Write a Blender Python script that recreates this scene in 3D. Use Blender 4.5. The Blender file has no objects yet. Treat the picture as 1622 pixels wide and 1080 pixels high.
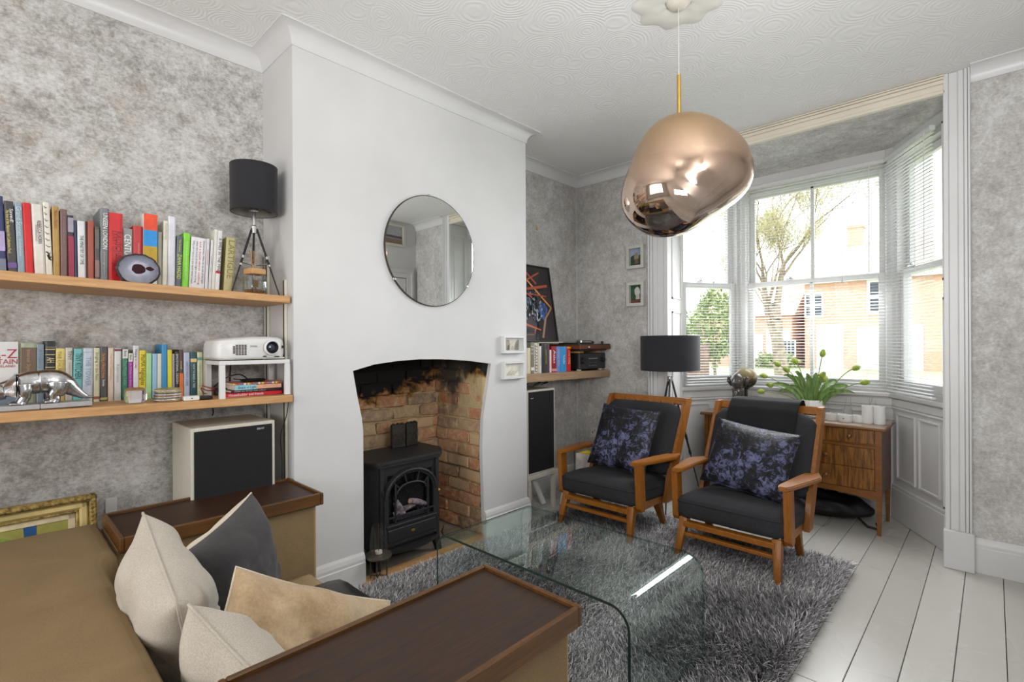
import bpy, bmesh, math, random
import numpy as np
from mathutils import Vector, Matrix, Euler, noise as mnoise
R = random.Random(7)
PI = math.pi
SC = bpy.context.scene
COL = SC.collection

# ---------------------------------------------------------------- camera, world, light, exposure
cam_d = bpy.data.cameras.new('camera')
cam = bpy.data.objects.new('camera', cam_d); COL.objects.link(cam)
cam_d.sensor_width = 36.0
cam_d.lens = 796.28 / 1622 * 36
cam_d.shift_x = -(812.54 - 811) / 1622
cam_d.shift_y = (544.11 - 540) / 1622
cam_d.clip_start = 0.02; cam_d.clip_end = 300
YAW = 0.7626
_f = Vector((math.cos(YAW), math.sin(YAW), 0)); _r = Vector((math.sin(YAW), -math.cos(YAW), 0)); _u = Vector((0, 0, 1))
ROLL = -0.005
_r2 = _r * math.cos(ROLL) + _u * math.sin(ROLL); _u2 = -_r * math.sin(ROLL) + _u * math.cos(ROLL)
_m = Matrix((( _r2.x, _u2.x, -_f.x), (_r2.y, _u2.y, -_f.y), (_r2.z, _u2.z, -_f.z)))
cam.matrix_world = Matrix.Translation((0, 0, 1.25)) @ _m.to_4x4()
SC.camera = cam

world = bpy.data.worlds.new('overcast_sky'); SC.world = world
world.use_nodes = True
bg = world.node_tree.nodes['Background']
bg.inputs[0].default_value = (0.93, 0.96, 1.0, 1)
bg.inputs[1].default_value = 3.3

def area(name, loc, target, sx, sy, power, color=(1, 1, 1)):
    d = bpy.data.lights.new(name, 'AREA'); d.shape = 'RECTANGLE'; d.size = sx; d.size_y = sy; d.energy = power; d.color = color
    o = bpy.data.objects.new(name, d); COL.objects.link(o); o.location = loc
    o.rotation_euler = (Vector(target) - Vector(loc)).to_track_quat('-Z', 'Y').to_euler()
    return o
# added fill lamps: one before the rear wall, one aimed up at the ceiling
area('rear_fill_light', (-2.05, 1.2, 1.6), (2.0, 1.2, 1.3), 1.9, 1.7, 48, (1.0, 0.985, 0.97))
area('ceiling_fill', (0.75, -0.2, 1.55), (1.6, 0.6, 2.73), 0.7, 0.5, 34, (1.0, 0.995, 1.0))
o_ = area('bay_daylight', (4.25, 1.04, 1.85), (2.2, 1.2, 0.2), 0.9, 1.2, 24, (0.96, 0.98, 1.0)); o_.data.spread = math.radians(130)

SC.view_settings.view_transform = 'Standard'
SC.view_settings.look = 'None'
SC.view_settings.gamma = 1.0
SC.view_settings.use_curve_mapping = False
SC.view_settings.exposure = 0.12
SC.cycles.max_bounces = 10
SC.cycles.diffuse_bounces = 5
SC.cycles.glossy_bounces = 4
SC.cycles.transmission_bounces = 8
SC.cycles.transparent_max_bounces = 16
SC.cycles.sample_clamp_indirect = 4.0
SC.cycles.caustics_reflective = False
SC.cycles.caustics_refractive = False
SC.cycles.use_denoising = True

# ---------------------------------------------------------------- materials
def lin(c):
    return tuple(((v / 255) / 12.92 if v / 255 <= 0.04045 else ((v / 255 + 0.055) / 1.055) ** 2.4) for v in c) + (1,)

class NT:
    def __init__(s, name):
        s.m = bpy.data.materials.new(name); s.m.use_nodes = True
        s.t = s.m.node_tree; s.n = s.t.nodes; s.l = s.t.links
        s.b = s.n['Principled BSDF']; s.out = s.n['Material Output']
    def add(s, kind, **kw):
        n = s.n.new('ShaderNode' + kind)
        for k, v in kw.items():
            if k.startswith('i_'):
                key = k[2:].replace('_', ' ')
                n.inputs[int(key) if key.isdigit() else key].default_value = v
            else: setattr(n, k, v)
        return n
    def link(s, a, b): s.l.new(a, b)
    def coords(s, kind='Object', scale=(1, 1, 1)):
        if kind == 'Position':
            g = s.add('NewGeometry'); src = g.outputs['Position']
        else:
            g = s.add('TexCoord'); src = g.outputs[kind]
        mp = s.add('Mapping'); mp.inputs['Scale'].default_value = scale
        s.link(src, mp.inputs['Vector']); return mp.outputs[0]
    def noise(s, vec, scale=5, detail=4, rough=.55, dist=0):
        n = s.add('TexNoise'); n.inputs['Scale'].default_value = scale; n.inputs['Detail'].default_value = detail
        n.inputs['Roughness'].default_value = rough; n.inputs['Distortion'].default_value = dist
        s.link(vec, n.inputs['Vector']); return n.outputs['Fac']
    def ramp(s, fac, stops):
        r = s.add('ValToRGB'); e = r.color_ramp.elements
        while len(e) < len(stops): e.new(0.5)
        for i, (p, c) in enumerate(stops):
            e[i].position = p; e[i].color = lin(c) if len(c) == 3 else c
        s.link(fac, r.inputs[0]); return r.outputs[0]
    def mix(s, fac, a, b, blend='MIX'):
        n = s.add('Mix', data_type='RGBA', blend_type=blend)
        for idx, v in ((0, fac), (6, a), (7, b)):
            if hasattr(v, 'links'): s.link(v, n.inputs[idx])
            elif idx == 0: n.inputs[0].default_value = v
            else: n.inputs[idx].default_value = lin(v) if len(v) == 3 else v
        return n.outputs[2]
    def bump(s, h, strength=.3, dist=.01):
        b = s.add('Bump'); b.inputs['Strength'].default_value = strength; b.inputs['Distance'].default_value = dist
        s.link(h, b.inputs['Height']); s.link(b.outputs[0], s.b.inputs['Normal'])

CACHE = {}
def plain(name, c, rough=.5, metal=0, coat=0, spec=.5, var=.06, scale=30, bump=0):
    """simple material with a faint procedural variation of tone"""
    if name in CACHE: return CACHE[name]
    k = NT(name); b = k.b
    v = k.coords('Object'); f = k.noise(v, scale, 3)
    d = tuple(max(0, x * (1 - var)) for x in c); u = tuple(min(255, x * (1 + var)) for x in c)
    k.link(k.ramp(f, [(.3, d), (.7, u)]), b.inputs['Base Color'])
    b.inputs['Roughness'].default_value = rough; b.inputs['Metallic'].default_value = metal
    b.inputs['Coat Weight'].default_value = coat; b.inputs['Specular IOR Level'].default_value = spec
    if bump: k.bump(f, bump, .002)
    CACHE[name] = k.m; return k.m

def wood(name, dark, light, rough=.4, axis=0, scale=1, coat=0, contrast=(.3, .7)):
    if name in CACHE: return CACHE[name]
    k = NT(name); s = [14 * scale] * 3; s[axis] = 1.1 * scale
    v = k.coords('Object', tuple(s))
    n1 = k.noise(v, 3.0, 6, .65, .6); n2 = k.noise(v, 14, 3, .6)
    c = k.ramp(n1, [(contrast[0], dark), (contrast[1], light)])
    c2 = k.mix(.35, c, k.ramp(n2, [(.35, dark), (.65, light)]))
    k.link(c2, k.b.inputs['Base Color']); k.b.inputs['Roughness'].default_value = rough
    k.b.inputs['Coat Weight'].default_value = coat; k.b.inputs['Coat Roughness'].default_value = .15
    k.bump(n2, .08, .002)
    CACHE[name] = k.m; return k.m

def fabric(name, dark, light, scale=300, rough=.9, sheen=.2, bump=.25, patch=4, amount=.5):
    if name in CACHE: return CACHE[name]
    k = NT(name); v = k.coords('Object')
    w = k.noise(v, scale, 2, .5); p = k.noise(v, patch, 4, .6, .5)
    c = k.mix(amount, k.ramp(w, [(.3, dark), (.7, light)]), k.ramp(p, [(.3, dark), (.7, light)]))
    k.link(c, k.b.inputs['Base Color']); k.b.inputs['Roughness'].default_value = rough
    k.b.inputs['Sheen Weight'].default_value = sheen
    k.bump(w, bump, .001)
    CACHE[name] = k.m; return k.m

def thin_glass(name, tint=(1, 1, 1, 1), ior=1.45, rough=0.0, refl=1.0, gain=1.0):
    """clear sheet glass that lets daylight straight through"""
    if name in CACHE: return CACHE[name]
    k = NT(name); k.n.remove(k.b)
    t = k.add('BsdfTransparent'); t.inputs[0].default_value = tint
    g = k.add('BsdfGlossy'); g.inputs['Roughness'].default_value = rough; g.inputs['Color'].default_value = (.95, 1, .98, 1)
    fr = k.add('Fresnel'); fr.inputs[0].default_value = ior
    geo = k.add('NewGeometry')
    inv = k.add('Math', operation='SUBTRACT'); inv.inputs[0].default_value = refl; k.link(geo.outputs['Backfacing'], inv.inputs[1]); inv.use_clamp = True
    mu = k.add('Math', operation='MULTIPLY'); mf = k.add('Math', operation='MULTIPLY'); mf.use_clamp = True; mf.inputs[1].default_value = gain; k.link(fr.outputs[0], mf.inputs[0]); k.link(mf.outputs[0], mu.inputs[0]); k.link(inv.outputs[0], mu.inputs[1])
    mx = k.add('MixShader'); k.link(mu.outputs[0], mx.inputs[0]); k.link(t.outputs[0], mx.inputs[1]); k.link(g.outputs[0], mx.inputs[2])
    k.link(mx.outputs[0], k.out.inputs[0])
    CACHE[name] = k.m; return k.m

def wallpaper(name, warm, up=0):
    k = NT(name); v = k.coords('Position')
    big = k.noise(v, 2.2, 5, .62, .4); mid = k.noise(v, 9, 5, .7, .3); fine = k.noise(v, 70, 3, .7)
    vs = k.coords('Position', (40, 40, 150)); streak = k.noise(vs, 1.4, 4, .65)
    mid2 = k.noise(v, 24, 4, .75, .3); a = k.mix(.55, big, mid); a = k.mix(.35, a, mid2); a = k.mix(.25, a, fine); a = k.mix(.15, a, streak)
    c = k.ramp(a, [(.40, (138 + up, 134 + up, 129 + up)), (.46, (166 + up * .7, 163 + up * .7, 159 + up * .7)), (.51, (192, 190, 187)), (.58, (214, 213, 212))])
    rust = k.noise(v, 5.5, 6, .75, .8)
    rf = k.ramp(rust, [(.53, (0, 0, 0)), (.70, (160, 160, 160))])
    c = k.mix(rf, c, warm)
    k.link(c, k.b.inputs['Base Color'])
    k.link(k.ramp(mid, [(.4, (215, 215, 215)), (.6, (175, 175, 175))]), k.b.inputs['Roughness'])
    k.b.inputs['Specular IOR Level'].default_value = .35
    k.bump(fine, .08, .001)
    return k.m

M = {}
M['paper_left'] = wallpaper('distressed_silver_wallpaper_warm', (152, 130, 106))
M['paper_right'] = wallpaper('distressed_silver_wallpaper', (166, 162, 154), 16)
def paint(name, c, rough=.6, dirt=.05, bump=.05):
    k = NT(name); v = k.coords('Position')
    n = k.noise(v, 1.3, 4, .6); f = k.noise(v, 60, 3, .5)
    d = tuple(x * (1 - dirt) for x in c)
    k.link(k.ramp(n, [(.35, d), (.65, c)]), k.b.inputs['Base Color'])
    k.b.inputs['Roughness'].default_value = rough; k.bump(f, bump, .002); return k.m
M['wall_white'] = paint('matt_white_wall_paint', (217, 217, 217), .75)
M['trim_white'] = paint('white_gloss_trim_paint', (222, 222, 222), .35)
M['bay_white'] = paint('aged_white_panel_paint', (214, 213, 212), .4, .05, .12)
M['cream'] = paint('aged_cream_beam_paint', (226, 218, 202), .5)
M['ivory'] = plain('ivory_laminate', (208, 203, 190), .45, var=.015)
M['pale_frame'] = plain('pale_grey_frame_paint', (196, 196, 188), .5, var=.02)
# artex ceiling: overlapping combed swirls
k = NT('artex_ceiling'); v = k.coords('Position')
w = k.add('TexWave', wave_type='RINGS', rings_direction='SPHERICAL'); 
vo = k.add('TexVoronoi', feature='F1'); vo.inputs['Scale'].default_value = 5.5; k.link(v, vo.inputs['Vector'])
sn = k.add('Math', operation='MULTIPLY'); k.link(vo.outputs['Distance'], sn.inputs[0]); sn.inputs[1].default_value = 75
ns = k.noise(v, 6, 3); ad = k.add('Math', operation='MULTIPLY_ADD'); k.link(ns, ad.inputs[0]); ad.inputs[1].default_value = 16; k.link(sn.outputs[0], ad.inputs[2])
si = k.add('Math', operation='SINE'); k.link(ad.outputs[0], si.inputs[0])
k.n.remove(w)
k.link(k.ramp(k.noise(v, .8, 2), [(.3, (228, 228, 226)), (.7, (234, 234, 232))]), k.b.inputs['Base Color'])
k.b.inputs['Roughness'].default_value = .7; k.bump(si.outputs[0], .22, .0035); M['artex'] = k.m
# painted boards
k = NT('worn_white_floor_paint'); v = k.coords('Position', (1.2, 9, 1)); v2 = k.coords('Position')
n = k.noise(v, 2.2, 6, .65); sp = k.noise(v2, 45, 4, .75, .3); big = k.noise(v2, 1.1, 3)
oi = k.add('ObjectInfo'); tone = k.ramp(oi.outputs['Random'], [(0, (184, 181, 174)), (1, (200, 198, 191))])
c = k.mix(k.ramp(n, [(.3, (0, 0, 0)), (.75, (110, 110, 110))]), tone, (176, 172, 163))
c = k.mix(k.ramp(sp, [(.68, (0, 0, 0)), (.76, (170, 170, 170))]), c, (128, 116, 98))
k.link(c, k.b.inputs['Base Color']); k.link(k.ramp(big, [(.3, (120, 120, 120)), (.7, (165, 165, 165))]), k.b.inputs['Roughness'])
k.bump(n, .15, .002); M['board'] = k.m
M['oak'] = wood('pale_oak', (176, 128, 78), (214, 170, 118), .5)
M['oak_old'] = wood('weathered_oak', (140, 112, 84), (180, 150, 118), .55)
M['tray'] = wood('dark_stained_oak_tray', (22, 12, 6), (70, 40, 18), .5, 0, 1, .0, (.25, .8))
M['tray_rim'] = wood('amber_brown_oak_rim', (58, 34, 10), (112, 72, 26), .4, 0, 1, .05)
M['teak'] = wood('warm_teak', (118, 68, 14), (168, 104, 28), .42, 0, 1, .1)
M['teak_z'] = wood('warm_teak_upright', (112, 64, 12), (162, 100, 28), .42, 2, 1, .1)
M['walnut'] = wood('striped_walnut_veneer', (78, 44, 16), (150, 100, 42), .35, 2, 1.8, .1, (.42, .56))
M['walnut_top'] = wood('walnut_top', (110, 88, 72), (150, 126, 104), .25, 1, 1, .2)
M['walnut_edge'] = wood('reddish_walnut_edge', (100, 58, 16), (142, 88, 30), .4, 1, 1, .05)
M['black'] = plain('black_satin', (24, 24, 25), .45)
M['black_matt'] = plain('black_matt', (22, 22, 24), .8)
M['shade'] = fabric('black_lampshade_cloth', (25, 24, 28), (40, 39, 44), 500, .9, .1)
M['shade_in'] = plain('lampshade_lining', (120, 116, 108), .7)
M['chrome'] = plain('brushed_chrome', (205, 205, 205), .22, 1, var=.02)
M['brass'] = plain('satin_brass', (214, 176, 96), .28, 1, var=.03)
M['white_plastic'] = plain('white_plastic', (222, 222, 221), .35, coat=.1, var=.01)
M['paper'] = plain('page_edges', (222, 214, 198), .9, var=.1, scale=200)
M['stove'] = plain('black_cast_iron', (34, 34, 36), .5, 0, 0, .5, .15, 60, .15)
M['stove2'] = plain('black_cast_iron_dark', (14, 14, 15), .6)
M['charcoal'] = fabric('charcoal_upholstery', (26, 26, 29), (50, 50, 54), 260, .95, .0, .3, 6, .3)
M['throw'] = fabric('black_woollen_throw', (14, 14, 16), (28, 28, 31), 400, 1, .0)
M['glass'] = thin_glass('clear_glass')
M['pane'] = thin_glass('window_pane', (.97, .98, .98, 1), 1.3)
M['mirror'] = plain('mirror_silver', (236, 238, 236), .0, 1, var=0)
M['slat'] = plain('white_blind_slat', (216, 216, 216), .4, var=.02)

# ---------------------------------------------------------------- mesh helpers
class B:
    def __init__(s): s.bm = bmesh.new(); s.mi = 0
    def _mark(s, geom, mi=None):
        for f in geom:
            if isinstance(f, bmesh.types.BMFace): f.material_index = s.mi if mi is None else mi
    def box(s, x0, x1, y0, y1, z0, z1, bev=0, mat=None, rot=None, seg=1):
        r = bmesh.ops.create_cube(s.bm, size=1)
        vs = r['verts']
        mt = Matrix.Translation(((x0 + x1) / 2, (y0 + y1) / 2, (z0 + z1) / 2))
        if rot is not None: mt = mt @ Euler(rot).to_matrix().to_4x4()
        mt = mt @ Matrix.Diagonal((abs(x1 - x0), abs(y1 - y0), abs(z1 - z0), 1))
        bmesh.ops.transform(s.bm, matrix=mt, verts=vs)
        fs = list({f for v in vs for f in v.link_faces}); s._mark(fs)
        if bev:
            es = list({e for v in vs for e in v.link_edges})
            o = bmesh.ops.bevel(s.bm, geom=es, offset=bev, segments=seg, profile=.5, affect='EDGES', clamp_overlap=True)
            s._mark(o['faces'])
        return s
    def bar(s, a, b, w, t, up=(0, 0, 1), w2=None, t2=None, bev=0):
        """tapered rectangular bar from a to b"""
        a = Vector(a); b = Vector(b); d = (b - a).normalized(); upv = Vector(up)
        sx = d.cross(upv)
        if sx.length < 1e-4: sx = d.cross(Vector((1, 0, 0)))
        sx.normalize(); sy = sx.cross(d).normalized()
        w2 = w if w2 is None else w2; t2 = t if t2 is None else t2
        vs = []
        for p, ww, tt in ((a, w, t), (b, w2, t2)):
            for i, j in ((-1, -1), (1, -1), (1, 1), (-1, 1)): vs.append(s.bm.verts.new(p + sx * i * ww / 2 + sy * j * tt / 2))
        fs = [s.bm.faces.new([vs[k] for k in q]) for q in ((3, 2, 1, 0), (4, 5, 6, 7), (0, 1, 5, 4), (1, 2, 6, 5), (2, 3, 7, 6), (3, 0, 4, 7))]
        s._mark(fs)
        if bev:
            es = list({e for f in fs for e in f.edges})
            o = bmesh.ops.bevel(s.bm, geom=es, offset=bev, segments=2, profile=.5, affect='EDGES', clamp_overlap=True); s._mark(o['faces'])
        return s
    def tube(s, pts, rad, n=8, caps=True):
        pts = [Vector(p) for p in pts]; rad = rad if isinstance(rad, (list, tuple)) else [rad] * len(pts)
        rings = []; prev = None
        for i, p in enumerate(pts):
            d = (pts[min(i + 1, len(pts) - 1)] - pts[max(i - 1, 0)])
            if d.length < 1e-9: d = Vector((0, 0, 1))
            d.normalize()
            if prev is None:
                ref = Vector((0, 0, 1)) if abs(d.z) < .9 else Vector((1, 0, 0))
                sx = d.cross(ref).normalized()
            else:
                sx = (prev - d * prev.dot(d)).normalized()
            prev = sx; sy = d.cross(sx)
            rings.append([s.bm.verts.new(p + (sx * math.cos(2 * PI * j / n) + sy * math.sin(2 * PI * j / n)) * rad[i]) for j in range(n)])
        fs = []
        for a, b in zip(rings, rings[1:]):
            for j in range(n): fs.append(s.bm.faces.new((a[j], a[(j + 1) % n], b[(j + 1) % n], b[j])))
        if caps:
            fs.append(s.bm.faces.new(rings[0][::-1])); fs.append(s.bm.faces.new(rings[-1]))
        s._mark(fs); return s
    def lathe(s, prof, c=(0, 0, 0), n=32, flute=0, nfl=12, close=False):
        """prof: list of (radius, z)"""
        rings = []; c = Vector(c)
        for r, z in prof:
            rings.append([s.bm.verts.new(c + Vector(((r * (1 + flute * math.cos(nfl * 2 * PI * j / n))) * math.cos(2 * PI * j / n), (r * (1 + flute * math.cos(nfl * 2 * PI * j / n))) * math.sin(2 * PI * j / n), z))) for j in range(n)])
        fs = []
        for a, b in zip(rings, rings[1:]):
            for j in range(n): fs.append(s.bm.faces.new((a[j], a[(j + 1) % n], b[(j + 1) % n], b[j])))
        if close:
            fs.append(s.bm.faces.new(rings[0][::-1])); fs.append(s.bm.faces.new(rings[-1]))
        s._mark(fs); return s
    def prism(s, poly, d, axis='z', at=0):
        """extrude a 2D polygon by d along axis, starting at `at`"""
        def P(p, w):
            return {'z': (p[0], p[1], w), 'y': (p[0], w, p[1]), 'x': (w, p[0], p[1])}[axis]
        a = [s.bm.verts.new(P(p, at)) for p in poly]; b = [s.bm.verts.new(P(p, at + d)) for p in poly]
        n = len(poly); fs = [s.bm.faces.new(a[::-1]), s.bm.faces.new(b)]
        for i in range(n): fs.append(s.bm.faces.new((a[i], a[(i + 1) % n], b[(i + 1) % n], b[i])))
        s._mark(fs); bmesh.ops.recalc_face_normals(s.bm, faces=fs); return s
    def face(s, pts):
        f = s.bm.faces.new([s.bm.verts.new(p) for p in pts]); s._mark([f]); return s
    def grid(s, nu, nv, fn, wrap=False):
        vs = [[s.bm.verts.new(fn(i / nu, j / nv)) for j in range(nv + 1)] for i in range(nu + 1)]
        fs = [s.bm.faces.new((vs[i][j], vs[i + 1][j], vs[i + 1][j + 1], vs[i][j + 1])) for i in range(nu) for j in range(nv)]
        s._mark(fs); return s
    def sweep(s, prof, path, closed=False):
        """sweep 2D profile (out, up) along a horizontal polyline with mitred corners; out is to the LEFT of travel"""
        P = [Vector((p[0], p[1])) for p in path]; n = len(P); rings = []
        for i, p in enumerate(P):
            d0 = (P[i] - P[i - 1]).normalized() if i > 0 else (P[1] - P[0]).normalized()
            d1 = (P[i + 1] - P[i]).normalized() if i < n - 1 else (P[-1] - P[-2]).normalized()
            n0 = Vector((-d0.y, d0.x)); n1 = Vector((-d1.y, d1.x))
            m = (n0 + n1); m.normalize(); k = 1 / max(.3, m.dot(n0))
            rings.append([s.bm.verts.new((p.x + m.x * o * k, p.y + m.y * o * k, z)) for o, z in prof])
        fs = []; q = len(prof)
        for a, b in zip(rings, rings[1:]):
            for j in range(q - 1): fs.append(s.bm.faces.new((a[j], a[j + 1], b[j + 1], b[j])))
        for rg in (rings[0], rings[-1]):
            try: fs.append(s.bm.faces.new(rg))
            except Exception: pass
        s._mark(fs); bmesh.ops.recalc_face_normals(s.bm, faces=fs); return s
    def move(s, v): bmesh.ops.translate(s.bm, vec=Vector(v), verts=s.bm.verts); return s
    def rotz(s, a): bmesh.ops.transform(s.bm, matrix=Matrix.Rotation(a, 4, 'Z'), verts=s.bm.verts); return s
    def xform(s, m): bmesh.ops.transform(s.bm, matrix=m, verts=s.bm.verts); return s

def ringbox(b, x0, x1, y0, y1, z0, z1, tx, tz, bev=.003):
    """rectangular frame in the x-z plane without overlapping faces"""
    b.box(x0, x0 + tx, y0, y1, z0, z1, bev).box(x1 - tx, x1, y0, y1, z0, z1, bev)
    b.box(x0 + tx, x1 - tx, y0, y1, z0, z0 + tz, bev).box(x0 + tx, x1 - tx, y0, y1, z1 - tz, z1, bev); return b

def mk(name, b, mats, parent=None, smooth=None, loc=None, rot=None, recalc=False, kind=None, label=None):
    me = bpy.data.meshes.new(name)
    if recalc: bmesh.ops.recalc_face_normals(b.bm, faces=b.bm.faces)
    b.bm.to_mesh(me); b.bm.free()
    for m in (mats if isinstance(mats, (list, tuple)) else [mats]): me.materials.append(m)
    if smooth:
        me.shade_smooth()
        if smooth < 180: me.set_sharp_from_angle(angle=math.radians(smooth))
    return inst(name, me, parent, loc, rot, kind, label)
def inst(name, me, parent=None, loc=None, rot=None, kind=None, label=None):
    o = bpy.data.objects.new(name, me); COL.objects.link(o)
    if parent: o.parent = parent
    if loc is not None: o.location = loc
    if rot is not None: o.rotation_euler = rot
    if kind: o['kind'] = kind
    if label: o['label'] = label
    return o
def thing(name, label, cat, loc=(0, 0, 0), rotz=0, group=None, kind=None, rot=None):
    o = bpy.data.objects.new(name, None); COL.objects.link(o); o.empty_display_size = .05
    o.location = loc; o.rotation_euler = rot if rot else (0, 0, rotz)
    tag(o, label, cat, group, kind); return o
def tag(o, label=None, cat=None, group=None, kind=None):
    if label: o['label'] = label
    if cat: o['category'] = cat
    if group: o['group'] = group
    if kind: o['kind'] = kind
    return o
def copy_tree(o, parent=None):
    c = o.copy(); COL.objects.link(c)
    if parent is not None: c.parent = parent
    for ch in o.children: copy_tree(ch, c)
    return c
def text(name, body, size, mat, parent, loc, rot, bold=0.0, align='LEFT', sx=1.0, width=None):
    cu = bpy.data.curves.new(name, 'FONT'); cu.body = body; cu.size = size; cu.align_x = align; cu.align_y = 'CENTER'
    cu.extrude = .0003; cu.offset = bold; cu.resolution_u = 2
    o = bpy.data.objects.new(name, cu)
    dg = None
    me = bpy.data.meshes.new_from_object(o)
    bpy.data.objects.remove(o); me.name = name
    xs = [v.co.x for v in me.vertices]
    if width and xs:
        f = width / (max(xs) - min(xs)); sx = f
    for v_ in me.vertices: v_.co.x *= sx
    me.materials.clear(); me.materials.append(mat)
    return inst(name, me, parent, loc, rot)
# ================================================================ THE ROOM
YF, YB, XL, XR, XW, YR, XB = 2.375, 2.738, .995, 2.6235, 3.711, -.5, -2.2
ZC, ZB = 2.736, 2.657
TOP = ZC + .06
# ---- floor boards, each a plank
sub = B().box(XB - .1, 4.75, YR - .1, 3.05, -.12, -.028)
floor = mk('floor', sub, plain('dusty_subfloor', (96, 90, 82), .9), kind='structure')
ey = .1125; w = .1466
k0 = int(math.floor((YR - ey) / w))
for k in range(k0, int((2.75 - ey) / w) + 1):
    y0 = ey + k * w; xs = [XB]
    x = XB + R.uniform(.8, 2.4)
    while x < 4.4:
        xs.append(x); x += R.uniform(1.7, 3.2)
    xs.append(4.6)
    for a, b_ in zip(xs, xs[1:]):
        mk('plank', B().box(a + .0012, b_ - .0012, y0 + .0013, y0 + w - .0013, -.028, R.uniform(-.0012, .0006), .0015), M['board'], floor)
mk('ceiling', B().box(XB - .1, XW + .06, YR - .1, YB + .1, ZC, TOP), M['artex'], kind='structure')
# ---- walls
mk('wall_left_alcove', B().box(XB, XL + .02, YB, YB + .1, -.02, ZC), M['paper_left'], kind='structure')
mk('wall_right_alcove', B().box(XR - .02, XW + .2, YB, YB + .1, -.02, ZC), M['paper_right'], kind='structure')
mk('wall_rear', B().box(XB - .1, XB, YR - .1, YB + .1, -.02, ZC), M['wall_white'], kind='structure')
mk('wall_right', B().box(XB, XW + .1, YR - .1, YR, -.02, ZC), M['wall_white'], kind='structure')
OY0, OY1, OZ = .2, 1.84, 2.63          # bay opening
wb = B().box(XW, XW + .2, YR, OY0 - .03, -.02, ZC).box(XW, XW + .2, OY1 + .03, YB, -.02, ZC).box(XW, XW + .2, OY0 - .03, OY1 + .03, OZ + .03, ZC)
mk('wall_window', wb, M['paper_right'], kind='structure')
# ---- chimney breast with the arched opening
arch = [(1.353, 0), (1.353, .80), (1.345, .87), (1.321, .981), (1.297, 1.114), (1.42, 1.143), (1.56, 1.157), (1.704, 1.163), (1.83, 1.16), (1.95, 1.155), (2.1, 1.142), (2.278, 1.119), (2.232, .908), (2.205, .77), (2.195, .555), (2.203, .355), (2.212, 0)]
bb = B(); T = .028
outer = [(XL, 0), (XL, ZC), (XR, ZC), (XR, 0)]
ring = arch + []
# face as strips: left pier, right pier, top
def strip(pts, y): return [(p[0], y, p[1]) for p in pts]
left = [p for p in arch if p[0] < 1.36]
right = [p for p in arch if p[0] > 2.19]
for y, flip in ((YF, 0), (YF + T, 1)):
    for pts, X in ((left, XL), (right[::-1], XR)):
        for a, b_ in zip(pts, pts[1:]):
            bb.face([(X, y, a[1]), (a[0], y, a[1]), (b_[0], y, b_[1]), (X, y, b_[1])])
    tp = arch[4:12]
    full = [(XL, 1.114)] + tp + [(XR, 1.119)]
    for a, b_ in zip(full, full[1:]): bb.face([(a[0], y, a[1]), (b_[0], y, b_[1]), (b_[0], y, ZC), (a[0], y, ZC)])
for a, b_ in zip(arch, arch[1:]): bb.face([(a[0], YF, a[1]), (b_[0], YF, b_[1]), (b_[0], YF + T, b_[1]), (a[0], YF + T, a[1])])
for X in (XL, XR): bb.face([(X, YF, 0), (X, YB + .1, 0), (X, YB + .1, ZC), (X, YF, ZC)])
bmesh.ops.remove_doubles(bb.bm, verts=bb.bm.verts, dist=.0005)
mk('wall_chimney_breast', bb, M['wall_white'], kind='structure', recalc=False)
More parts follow.
